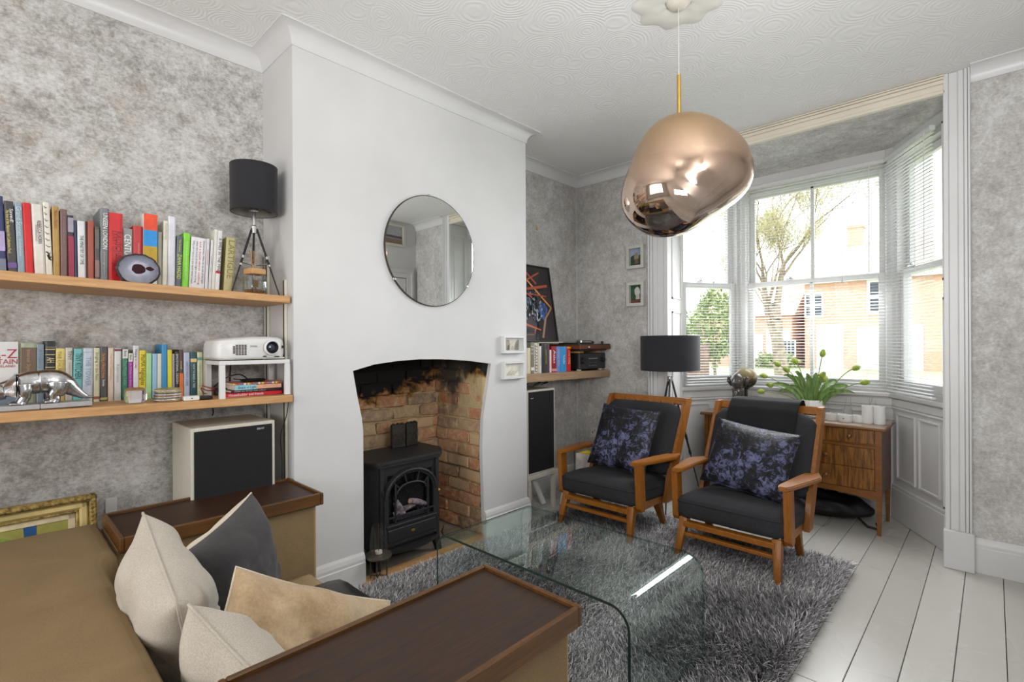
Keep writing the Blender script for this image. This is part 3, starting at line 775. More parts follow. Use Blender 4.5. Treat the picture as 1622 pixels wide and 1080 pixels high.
# front face is local -y = x cross z ... width axis x, height axis z
cushion('tall oatmeal linen cushion against the sofa back, its far corner pointing up', (.335, 1.55, .535), euler_from((-.01, -.40, -.105), (-.2, 0, 1)), .42, .42, .19, linen, seed=1, group=S_G, wr=.016)
cushion('slate grey velvet cushion with a cream edge, leaning against the far sofa arm', (.59, 1.895, .475), euler_from((.263, .236, .067), (-.086, -.004, .35)), .38, .38, .20, greyv, creamv, creamv, seed=2, group=S_G, wr=.018)
cushion('champagne gold velvet cushion with a grey back, nearest the sofa front', (.525, 1.227, .476), euler_from((.353, -.11, -.176), (.35, .45, .6)), .43, .36, .18, goldv, greyv, creamv, seed=3, wr=.026, group=S_G)
cushion('squat oatmeal linen cushion in front, half hidden by the near tray arm', (.405, 1.185, .46), euler_from((.095, -.26, -.13), (-.35, -.25, .9)), .36, .40, .18, linen, seed=4, group=S_G, wr=.022)

# ---- armchairs
def armchair(label, x0, yc, rz, group):
    c = thing('armchair', label, 'armchair', (x0, yc, 0), rz, group)
    tz = M['teak_z']; tk = M['teak']; LZ = .03
    for s in (-1, 1):
        mk('leg', B().bar((.035, s * .245, .25), (-.03, s * .265, LZ), .05, .05, (1, 0, 0), .028, .028, .006), tz, c, 40)
        mk('leg', B().bar((.33, s * .245, .25), (.43, s * .255, LZ), .06, .05, (1, 0, 0), .028, .026, .006), tz, c, 40)
        mk('arm_post', B().prism([(.005, .508), (.062, .508), (.082, .245), (.066, .226), (.036, .228), (.022, .25)], .036, 'y', s * .296 - .018), tz, c)
        p = [(-.012, .302), (-.012, .262), (.03, .25), (.28, .262), (.52, .268), (.56, .285), (.555, .315), (.38, .368), (.33, .366), (.06, .318)]
        b = B().prism([(q[0], s * q[1]) for q in p], .024, 'z', .500)
        for v in b.bm.verts: v.co.z += -.02 * max(0, v.co.x - .3) / .3 + .008 * math.exp(-((v.co.x - .0) / .08) ** 2)
        es = [e for e in b.bm.edges]; bmesh.ops.bevel(b.bm, geom=es, offset=.005, segments=2, affect='EDGES', clamp_overlap=True)
        mk('armrest', b, tk, c, 50)
        mk('side_rail', B().prism([(.05, .215), (.42, .215), (.455, .31), (.06, .295)], .026, 'y', s * .268 - .013), tk, c)
        # back stile: wide tapered board leaning back
        b = B().prism([(.345, .215), (.425, .215), (.47, .32), (.735, .845), (.725, .862), (.655, .862), (.39, .36)], .028, 'y', s * .300 - .014)
        mk('back_stile', b, tz, c)
    mk('front_rail', B().bar((.02, -.24, .222), (.02, .24, .222), .05, .03, (0, 0, 1), bev=.003), tk, c)
    mk('rear_rail', B().bar((.40, -.27, .25), (.40, .27, .25), .06, .03, (0, 0, 1), bev=.003), tk, c)
    mk('stretcher', B().bar((.015, -.245, .165), (.015, .245, .165), .02, .034, (1, 0, 0), bev=.003), tk, c)
    mk('top_rail', B().bar((.705, -.3, .835), (.705, .3, .835), .024, .05, (.42, 0, .9), bev=.004), tk, c)
    for i in range(5):
        y = -.2 + i * .1
        mk('slat', B().bar((.44, y, .27), (.69, y, .825), .035, .012, (0, 1, 0), bev=.002), tz, c)
    b = softbox(B(), -.006, .56, -.288, .288, .245, .378, .05, .018, seed=1)
    for v in b.bm.verts: v.co.z -= .07 * max(0, v.co.x - .1)
    mk('seat_cushion', b, M['charcoal'], c, 80)
    w_, d_ = .27, .0
    pp = [(.002, -.25, .352), (-.004, 0, .356), (.002, .25, .352)]
    mk('cushion_piping', B().tube([(.30, -.289, .325), (.05, -.288, .345), (.010, -.276, .347), (-.005, -.24, .348), (-.008, 0, .350), (-.005, .24, .348), (.010, .276, .347), (.05, .288, .345), (.30, .289, .325)], .0035, 6), M['charcoal'], c, 60)
    # back cushion
    b = softbox(B(), -.05, .05, -.300, .300, 0, .505, .05, 0, seed=2)
    for v in b.bm.verts:
        k_ = math.exp(-((abs(v.co.y) - .30) ** 2) / .004) * max(0, (v.co.z - .365) / .14)
        v.co.z -= .05 * k_ * k_
        v.co.x -= .014 * (1 - (v.co.y / .275) ** 2) * math.sin(PI * min(1, max(0, v.co.z / .515)))
    b.xform(Matrix.Translation((.425, 0, .37)) @ Matrix.Rotation(math.radians(27), 4, 'Y'))
    mk('back_cushion', b, M['charcoal'], c, 80)
    return c
k = NT('crushed_indigo_velvet'); v = k.coords('Object'); n = k.noise(v, 34, 6, .75, 1.0); n3 = k.noise(v, 5, 4, .65, .5)
a = k.mix(.48, n, n3)
k.link(k.ramp(a, [(.46, (5, 5, 10)), (.51, (14, 14, 26)), (.54, (84, 88, 124)), (.66, (130, 134, 168))]), k.b.inputs['Base Color'])
k.b.inputs['Roughness'].default_value = .42; k.bump(n, .9, .012); velvet = k.m
AG = 'pair of teak armchairs facing the sofa'
ch1 = armchair('teak armchair with charcoal cushions at the left, in front of the floor lamp', 2.685, 1.845, 0.0, AG)
ch2 = armchair('teak armchair with charcoal cushions at the right, a black throw over its back', 2.735, 1.04, 0.0, AG)
VG = 'crushed velvet cushions on the armchairs'
def lean_cushion(label, loc, tip, roll, w, h, seed):
    z = Vector((math.sin(tip), 0, math.cos(tip))); x = Vector((0, -1, 0))
    # roll about the cushion normal
    x2 = x * math.cos(roll) + z * math.sin(roll); z2 = z * math.cos(roll) - x * math.sin(roll)
    return cushion(label, loc, euler_from(x2, z2), w, h, .15, velvet, seed=seed, wr=.008, ears=.06, group=VG)
lean_cushion('crushed indigo velvet cushion on the left teak armchair', (3.015, 1.84, .60), math.radians(24), math.radians(-3), .45, .44, 5)
lean_cushion('crushed indigo velvet cushion on the right teak armchair, below the black throw', (3.06, 1.03, .575), math.radians(26), math.radians(-7), .47, .40, 9)
# throw over the right armchair
def throw():
    c = thing('throw_blanket', 'black fringed throw hanging over the back of the right armchair', 'blanket', (2.735, 1.04, 0))
    path = [(.505, .68), (.545, .76), (.585, .83), (.635, .877), (.70, .888), (.735, .882), (.76, .86), (.755, .80), (.70, .66), (.63, .5), (.575, .36)]
    y0, y1 = -.20, .20
    P = [Vector((p[0], 0, p[1])) for p in path]
    def pt(f):
        k = f * (len(P) - 1); i = min(int(k), len(P) - 2); return P[i].lerp(P[i + 1], k - i)
    b = B()
    nrm = .012
    for off in (0, .010):
        b.grid(40, 20, lambda a, d: tuple(pt(a) + Vector((0, y0 + (y1 - y0) * d - .03 * max(0, a - .6), 0)) + Vector((-.5, 0, .85)) * (off * (1 if a < .55 else -1) + .004 * mnoise.noise(Vector((a * 6, d * 5, 3))))))
    mk('woollen_sheet', b, M['throw'], c, 179)
    b = B()
    for i in range(44):
        y = y0 - .012 + (y1 - y0) * i / 43
        x = .575 + R.uniform(-.008, .012); l_ = R.uniform(.11, .17)
        b.tube([(x, y, .365), (x - .02 + R.uniform(-.01, .01), y + R.uniform(-.006, .006), .365 - l_ * .5), (x - .03 + R.uniform(-.015, .015), y + R.uniform(-.01, .01), .365 - l_)], .0022, 4)
    mk('fringe', b, M['throw'], c, kind='stuff')
    b = B()
throw()

# ---- chest of drawers in the bay
def sideboard():
    X0, X1, Y0, Y1, ZT = 3.945, 4.36, .52, 1.665, .705
    c = thing('chest_of_drawers', 'mid-century walnut chest of drawers on tapered legs, standing in the bay', 'chest of drawers', (0, 0, 0))
    b = B().box(3.925, 4.375, .495, 1.69, ZT - .02, ZT, .006, seg=2); mk('top', b, M['walnut_top'], c, 40)
    mk('top_edge', B().box(3.922, 4.378, .492, 1.693, ZT - .026, ZT - .012, .004), M['walnut_edge'], c, 40)
    wsd = wood('walnut_side', (72, 48, 30), (104, 74, 48), .35, 2)
    mk('side_panel', B().box(X0 + .02, X1, Y0, Y0 + .018, .26, ZT - .02), wsd, c)
    mk('side_panel', B().box(X0 + .02, X1, Y1 - .018, Y1, .26, ZT - .02), wsd, c)
    mk('back_panel', B().box(X1 - .01, X1, Y0 + .02, Y1 - .02, .27, ZT - .02), M['walnut_edge'], c)
    mk('front_frame', B().box(X0 + .005, X0 + .03, Y0, Y1, .555, .575, .002).box(X0 + .012, X0 + .035, Y0, Y1, .26, ZT - .02), M['walnut_edge'], c)
    b = B().prism([(Y0 + .03, .285), (Y0 + .03, .225), (Y0 + .16, .243), (Y0 + .3, .25), (Y1 - .3, .25), (Y1 - .16, .243), (Y1 - .03, .225), (Y1 - .03, .285)], .016, 'x', X0 + .004)
    mk('apron', b, M['walnut_edge'], c)
    # three columns of drawers
    wd = Y1 - Y0 - .07
    rows = [(4, .585, .676), (2, .427, .556), (2, .288, .4255)]
    for n_, z0, z1 in rows:
        yy = [Y0 + .035 + wd * j / n_ for j in range(n_ + 1)]
        for j in range(n_):
            d = mk('drawer', B().box(X0 - .002, X0 + .02, yy[j] + .002, yy[j + 1] - .002, z0 + .001, z1 - .001, .0015), M['walnut'], c)
            ym = (yy[j] + yy[j + 1]) / 2
            b = B().lathe([(0, 0), (.006, 0), (.006, .012), (.013, .018), (.014, .024), (.009, .028), (0, .029)], n=14)
            b.xform(Matrix.Translation((X0 - .002, ym, (z0 + z1) / 2)) @ Matrix.Rotation(-PI / 2, 4, 'Y'))
            mk('knob', b, plain('copper_brown_knob', (128, 88, 66), .3, .6), d, 60)
    for x in (X0 + .02, X1 - .03):
        for y in (Y0 + .015, Y1 - .015):
            fr = x < 4.1
            mk('leg', B().bar((x, y, .69 if fr else .35), (x, y, .26), .032, .032, (1, 0, 0), .032, .032).bar((x, y, .26), (x, y, 0), .032, .032, (1, 0, 0), .019, .019), M['walnut_edge'], c)
sideboard()
# ================================================================ CHIMNEY BREAST AND FIREPLACE
# round mirror
mr = thing('round_mirror', 'large round mirror with a thin dark edge on the white chimney breast', 'mirror', (1.80, YF, 1.79))
def disc(b, r, y0, y1, n=72):
    return b.prism([(r * math.cos(2 * PI * i / n), r * math.sin(2 * PI * i / n)) for i in range(n)], y1 - y0, 'y', y0)
mk('backing', disc(B(), .322, -.012, -.002), plain('dark_mirror_edge', (58, 52, 46), .5), mr)
mk('mirror_glass', disc(B(), .317, -.0145, -.0115), M['mirror'], mr)
b = B()
for a in (95, 215, 325): b.box(-.006, .006, -.018, -.002, -.008, .008, .002).xform(Matrix.Identity(4))
bm_all = B()
for a in (95, 215, 325):
    q = math.radians(a); x, z = .321 * math.cos(q), .321 * math.sin(q)
    bm_all.box(x - .007, x + .007, -.018, -.002, z - .007, z + .007, .002)
mk('clip', bm_all, M['chrome'], mr); b.bm.free()

# flat art: coloured shapes layered on a panel (local x, z; front is -y)
def art(name, parent, w, h, bgm, shapes, y=-.001, loc=None, rot=None):
    b = B(); mats = [bgm]; b.box(-w / 2, w / 2, y, y + .001, 0, h)
    for i, (c, poly, *r) in enumerate(shapes):
        m = c if not isinstance(c, tuple) else plain('ink_%d_%d_%d' % c, c, .6)
        if m not in mats: mats.append(m)
        b.mi = mats.index(m)
        b.face([(px * w - w / 2, y - .0004 * (i + 1), pz * h) for px, pz in poly])
    o = mk(name, b, mats, parent, loc=loc, rot=rot); return o
def bar2(x0, z0, x1, z1, t, t2=None):
    t2 = t2 or t; dx, dz = x1 - x0, z1 - z0; L = math.hypot(dx, dz); nx, nz = -dz / L, dx / L
    return [(x0 + nx * t, z0 + nz * t), (x0 - nx * t, z0 - nz * t), (x1 - nx * t2, z1 - nz * t2), (x1 + nx * t2, z1 + nz * t2)]
def blob(cx, cz, rx, rz, n=14, seed=0, j=.12):
    r = random.Random(seed); return [(cx + rx * math.cos(2 * PI * i / n) * (1 + r.uniform(-j, j)), cz + rz * math.sin(2 * PI * i / n) * (1 + r.uniform(-j, j))) for i in range(n)]
def boxframe(parent, w, h, d, t, m, name='frame'):
    b = B(); b.box(-w / 2, -w / 2 + t, -d, 0, 0, h, .002).box(w / 2 - t, w / 2, -d, 0, 0, h, .002).box(-w / 2 + t, w / 2 - t, -d, 0, 0, t, .002).box(-w / 2 + t, w / 2 - t, -d, 0, h - t, h, .002)
    b.box(-w / 2 + t, w / 2 - t, -.004, 0, t, h - t)
    return mk(name, b, m, parent)
sk = (206, 206, 200)
for i, (z, lab) in enumerate(((1.184, 'white box frame with a pale street photograph, upper one beside the fireplace'), (1.011, 'white box frame with a pale print of grasses, lower one beside the fireplace'))):
    f = thing('framed_photograph', lab, 'picture frame', (2.47, YF, z), 0, 'pair of small white box frames by the fireplace')
    boxframe(f, .205, .118, .035, .014, M['white_plastic'])
    if i == 0:
        sh = [((208, 202, 190), [(0, 0), (1, 0), (1, 1), (0, 1)]), ((164, 154, 142), [(.0, 0), (.3, 0), (.36, .5), (.3, .9), (0, 1)]), ((140, 132, 124), [(.62, 0), (1, 0), (1, 1), (.8, .8), (.68, .5)]), ((110, 104, 98), [(.1, 0), (.3, 0), (.28, .5), (.14, .4)]), ((118, 112, 106), [(.76, 0), (.92, 0), (.9, .6), (.8, .5)]), ((180, 172, 160), [(.4, 0), (.66, 0), (.58, .4), (.46, .4)]), ((96, 88, 82), bar2(.2, .1, .22, .5, .025))]
    else:
        sh = [((226, 222, 208), [(0, 0), (1, 0), (1, 1), (0, 1)])] + [((120 + q * 6, 116 + q * 6, 92 + q * 6), bar2(.05 + .07 * q, .05, .35 + .08 * q, .5 + .04 * (q % 3), .012, .004)) for q in range(9)]
    art('photograph', f, .13, .075, M['white_plastic'], sh, loc=(0, -.006, .021))

# stove
def stove():
    X0, X1, Y0, Y1 = 1.475, 1.875, 2.415, 2.76
    cx = (X0 + X1) / 2; W = X1 - X0
    t = thing('electric_stove', 'black cast-iron style electric stove standing in the brick fireplace', 'stove', (cx, Y0, 0))
    D = Y1 - Y0; hw = W / 2
    mk('body', B().prism([(-hw + .004, .01), (hw - .004, .01), (hw + .075, .11), (hw + .075, D), (-hw - .075, D), (-hw - .075, .11)], .472, 'z', .103), M['stove'], t)
    pl = [(-hw - .012, -.018), (hw + .012, -.018), (hw + .1, .10), (hw + .1, D), (-hw - .1, D), (-hw - .1, .10)]
    b = B().prism(pl, .022, 'z', .583); bmesh.ops.bevel(b.bm, geom=list(b.bm.edges), offset=.006, segments=2, affect='EDGES')
    b.prism([(p[0] * .96, p[1] * .95 + .005) for p in pl], .010, 'z', .574)
    mk('top_plate', b, M['stove'], t, 40)
    mk('side_post', B().box(-hw, -hw + .022, -.004, .03, .09, .573, .003), M['stove'], t); mk('side_post', B().box(hw - .022, hw, -.004, .03, .09, .573, .003), M['stove'], t)
    # arched door: frame ring
    dw, z0, zs, zt = hw - .018, .135, .40, .548
    def archp(r, zb):
        p = [(-r, zb), (-r, zs)]
        for i in range(15): a = PI - PI * i / 14; p.append((r * math.cos(a), zs + (zt - zs - (dw - r)) * math.sin(a)))
        p += [(r, zs), (r, zb)]; return p
    o = archp(dw, z0); i_ = archp(dw - .03, .255); o = o; b = B(); n = len(o)
    for y0, rr, ri in ((-.014, o, i_),):
        A = [b.bm.verts.new((p[0], y0, p[1])) for p in rr]; C = [b.bm.verts.new((p[0], y0 + .003, p[1])) for p in ri]
        A2 = [b.bm.verts.new((p[0], .02, p[1])) for p in rr]; C2 = [b.bm.verts.new((p[0], .02, p[1])) for p in ri]
        for a in range(n):
            q = (a + 1) % n
            b.bm.faces.new((A[a], A[q], C[q], C[a])); b.bm.faces.new((A[a], A2[a], A2[q], A[q])); b.bm.faces.new((C[a], C[q], C2[q], C2[a]))
    bmesh.ops.recalc_face_normals(b.bm, faces=b.bm.faces)
    d = mk('door', b, M['stove'], t)
    b = B(); pts = [(p[0] * 1.0, -.014, p[1]) for p in archp(dw - .012, .24)[1:-1]]
    b.tube(pts, .008, 8); mk('door_ledge', B().box(-dw + .012, dw - .012, -.022, -.012, .236, .25, .003), M['stove'], d); mk('raised_panel', B().box(-dw + .02, dw - .02, -.019, -.012, .155, .225, .004), M['stove'], d)
    mk('moulding', b, M['stove'], d, 50)
    b = B()
    for x in (-.11, .11): b.box(x - .005, x + .005, -.016, -.008, .255, .47, .001)
    b.box(-dw + .03, dw - .03, -.016, -.008, .285, .295, .001)
    b.tube([(.105 * math.cos(PI - PI * i / 10) * .95, -.012, .415 + .05 * math.sin(PI * i / 10)) for i in range(11)], .005, 6)
    for a in (35, 70, 110, 145):
        q = math.radians(a); b.bar((.1 * math.cos(q), -.012, .415 + .05 * math.sin(q)), (.145 * math.cos(q), -.012, .42 + .105 * math.sin(q)), .007, .006)
    mk('window_bars', b, M['stove'], d)
    mk('door_glass', B().box(-dw + .032, dw - .032, 0.004, .006, .255, .52), thin_glass('stove_glass', (.55, .55, .58, 1), 1.5), d)
    mk('firebox', B().box(-dw + .02, dw - .02, .0205, .022, .24, .54), M['stove2'], t)
    # logs and ember bed
    b = B().box(-.12, .12, .005, .02, .255, .285, .006)
    r = random.Random(4)
    for i in range(26): 
        x, z = r.uniform(-.115, .115), r.uniform(.262, .3); b.lathe([(0, -.009), (.008, -.004), (.009, .003), (0, .009)], (x, .012, z), 6)
    mk('ember_bed', b, plain('ash_grey_embers', (92, 86, 94), .9, var=.5, scale=60), t, 60)
    lg = plain('grey_bark_log', (104, 92, 96), .85, var=.45, scale=50, bump=.8)
    mk('log', B().tube([(-.01, -.002, .355), (.04, .006, .34), (.11, .012, .31)], [.016, .019, .014], 10), lg, t, 50)
    mk('log', B().tube([(-.115, .01, .30), (-.05, .008, .315), (.03, .012, .325)], [.014, .018, .014], 10), lg, t, 50)
    mk('log', B().tube([(-.10, .012, .37), (-.075, .008, .33), (-.05, .01, .29)], [.02, .022, .02], 10), lg, t, 50)
    mk('log_end', B().tube([(-.012, -.004, .3555), (-.008, -.003, .354)], .013, 10), plain('cut_log_end', (186, 150, 120), .8), t)
    mk('badge', B().lathe([(0, 0), (.013, .0), (.012, .003), (0, .004)], n=16).xform(Matrix.Translation((0.0, -.02, .192)) @ Matrix.Rotation(PI / 2, 4, 'X') @ Matrix.Diagonal((1, .7, 1, 1))), M['brass'], t, 40)
    mk('door_knob', B().lathe([(0, 0), (.004, 0), (.004, .012), (.009, .016), (.009, .022), (0, .026)], n=12).xform(Matrix.Translation((dw - .006, -.014, .385)) @ Matrix.Rotation(PI / 2, 4, 'X')), M['brass'], t, 40)
    mk('hinge', B().tube([(-dw - .004, -.008, .17), (-dw - .004, -.008, .21)], .005, 8).tube([(-dw - .004, -.008, .41), (-dw - .004, -.008, .45)], .005, 8), M['stove'], t)
    pl = [(-hw + .005, 0)] + [(-hw + .005 + (W - .01) * i / 10, -.045 * math.sin(PI * i / 10) - .012) for i in range(11)] + [(hw - .005, 0)]
    mk('ash_lip', B().prism(pl, .018, 'z', .098), M['stove'], t)
    for sx_ in (-1, 1):
        for x, y in ((hw - .01, .03), (hw + .05, D - .05)): mk('leg', B().bar((sx_ * x, y, .105), (sx_ * (x + .02), y - .012, .01), .04, .04, (0, 1, 0), .03, .03), M['stove'], t)
    mk('power_cable', B().tube([(hw - .02, D - .02, .06), (hw + .03, D - .12, .013), (hw + .14, D - .22, .012), (hw + .2, D - .12, .012), (hw + .27, D - .05, .012)], .003, 6), M['black'], t)
stove()
# two dark patterned tins on the stove
for i, (x, lab) in enumerate(((1.775, 'dark pewter tealight panel standing on the stove, the left one with pressed dots'), (1.875, 'dark pewter tealight panel standing on the stove, the right one with a plain face'))):
    t = thing('tealight_holder', lab, 'tealight holder', (x, 2.695, .605), math.radians(-8 + 14 * i), 'pair of pewter tealight panels on the stove')
    m = plain('dark_pewter', (70, 66, 62), .45, .7, var=.2, scale=60)
    b = B().box(-.045, .045, -.012, .012, 0, .145, .003)
    mk('panel', b, m, t)
    b = B().box(-.036, -.02, -.008, .008, .145, .151, .001).box(-.008, .008, -.008, .008, .145, .151, .001).box(.02, .036, -.008, .008, .145, .151, .001)
    if i == 0:
        for a in range(8):
            for c in range(10): b.box(-.036 + a * .0092, -.031 + a * .0092, -.015, -.011, .02 + c * .008, .0245 + c * .008)
    mk('relief', b, m, t, kind='stuff')
# glass tealight lanterns
def lantern(x, y, lab):
    t = thing('tealight_lantern', lab, 'lantern', (x, y, .009), 0, 'glass tealight lanterns by the stove')
    pw = plain('aged_nickel', (128, 118, 106), .35, .8)
    b = B()
    for i in range(4):
        a = PI / 4 + i * PI / 2; b.tube([(.045 * math.cos(a), .045 * math.sin(a), .125), (.042 * math.cos(a), .042 * math.sin(a), 0)], .004, 6)
    for q in (0, 1): b.bar((.042 * math.cos(PI / 4 + q * PI / 2), .042 * math.sin(PI / 4 + q * PI / 2), .02), (-.042 * math.cos(PI / 4 + q * PI / 2), -.042 * math.sin(PI / 4 + q * PI / 2), .02), .006, .004)
    b.lathe([(.036, .118), (.066, .118), (.068, .124), (.066, .13), (.036, .13)], n=28)
    b.lathe([(0, .128), (.066, .128), (.066, .133), (0, .133)], n=28)
    mk('stand', b, pw, t, 40)
    mk('glass_shade', B().lathe([(.044, .135), (.05, .18), (.05, .22), (.038, .285), (.036, .285), (.048, .22), (.048, .18), (.042, .137)], n=28), M['glass'], t, 60)
    mk('inner_glass', B().lathe([(.026, .136), (.026, .255), (.0245, .255), (.0245, .138)], n=20), M['glass'], t, 60)
    mk('candle', B().lathe([(0, .136), (.019, .136), (.019, .15), (0, .149)], n=18), plain('candle_wax', (226, 214, 204), .5), t, 40)
    mk('rod', B().tube([(.0, .0, .15), (.0, 0, .29)], .002, 6), pw, t)
lantern(1.428, 2.355, 'small glass tealight lantern on a round metal stand at the left of the hearth')
lantern(1.342, 2.465, 'second glass tealight lantern, behind the first and beside the stove')

# ================================================================ SHELVES
def upright(b, x, y, z0, z1, along='x'):
    b.box(x - .006, x + .006, y - .013, y + .013, z0, z1)
zu = lambda x: 1.503 - (x - .03) * .0267
zl = lambda x: 1.029 - (x - .03) * .0135
def shelf(name, label, x0, x1, y0, y1, zf, th, m):
    b = B(); b.box(x0, x1, y0, y1, -th, 0, .003, seg=2)
    for v in b.bm.verts: v.co.z += zf(v.co.x)
    s = mk(name, b, m); tag(s, label, 'shelf'); return s
shelf('wall_shelf', 'upper thick oak shelf in the left alcove, carrying the art books', -1.2, .985, 2.385, 2.735, zu, .033, M['oak'])
shelf('wall_shelf', 'lower thick oak shelf in the left alcove, carrying the projector and dinosaur', -1.2, .985, 2.36, 2.735, zl, .033, M['oak'])
shelf('wall_shelf', 'weathered oak shelf in the right alcove under the turntable and receiver', 2.627, 3.70, 2.385, 2.735, lambda x: 1.03 - (x - 2.627) * .008, .058, M['oak_old'])
dk = plain('dark_slotted_channel', (70, 60, 52), .6)
for i, (y, z0, lab) in enumerate(((2.455, .0, 'metal shelf upright on the chimney side, nearer the front'), (2.67, .0, 'metal shelf upright on the chimney side, in the back corner'))):
    t = thing('shelf_upright', lab, 'shelf upright', (XL - .001, y, 0), 0, 'slotted shelf uprights in the left alcove')
    mk('channel', B().box(-.012, 0, -.014, .014, .3, 1.56 if i == 0 else 1.7, .001), M['ivory'], t)
    mk('slots', B().box(-.0135, -.011, -.005, .005, .3, 1.558 if i == 0 else 1.69), dk, t)

# ================================================================ BOOKS
def book(x, w, h, lean, y0, depth, zb, col, label, group, spine=None, bands=(), tcol=(240, 240, 240), tsize=None, tpos=.5, pad=.0, hard=True, tz=None, up=False):
    """spine faces -y at y0; bottom left front corner at (x, y0, zb)"""
    t = thing('book', label, 'book', (x, y0, zb), 0, group, rot=(0, math.radians(lean), 0))
    m = plain('cloth_%d_%d_%d' % col, col, .45, var=.04)
    c = .0022 if hard else .0008; c = min(c, w * .2); o = .003 if hard else 0
    b = B(); k = min(.004, w * .15)
    # spine with a slight round, plus boards
    b.prism([(0, depth), (0, k), (w * .2, 0), (w * .8, 0), (w, k), (w, depth), (w - c, depth), (w - c, k + .003), (c, k + .003), (c, depth)], h, 'z', 0)
    cv = mk('cover', b, m, t)
    mk('pages', B().box(c, w - c, k + .003, depth - o, o, h - o), M['paper'], t)
    for (z0, z1, bc) in bands:
        mk('band', B().box(w * .02, w * .98, -.0006, .004, z0 * h, z1 * h), plain('ink_%d_%d_%d' % bc, bc, .5), cv)
    if spine:
        lines = spine if isinstance(spine, (list, tuple)) else [spine]
        n = len(lines)
        for i, ln in enumerate(lines):
            if isinstance(ln, str): ln = (ln,)
            body = ln[0]; tc = ln[1] if len(ln) > 1 else tcol; z0, z1 = ln[2] if len(ln) > 2 else (.12, .88)
            xx = ln[3] if len(ln) > 3 else (i + .5) / n if n > 1 and len(ln) < 4 else .5
            sz = (ln[4] if len(ln) > 4 else .62 / n) * w * 1.25
            text('lettering', body, sz, plain('ink_%d_%d_%d' % tc, tc, .5), cv, (w * xx, -.0012, h * z1), (0, PI / 2, PI / 2) if False else Euler((PI / 2, PI / 2, 0)), width=(z1 - z0) * h)
    return t
W_, K_ = (236, 236, 236), (30, 30, 32)
GU = 'art books on the upper left shelf'
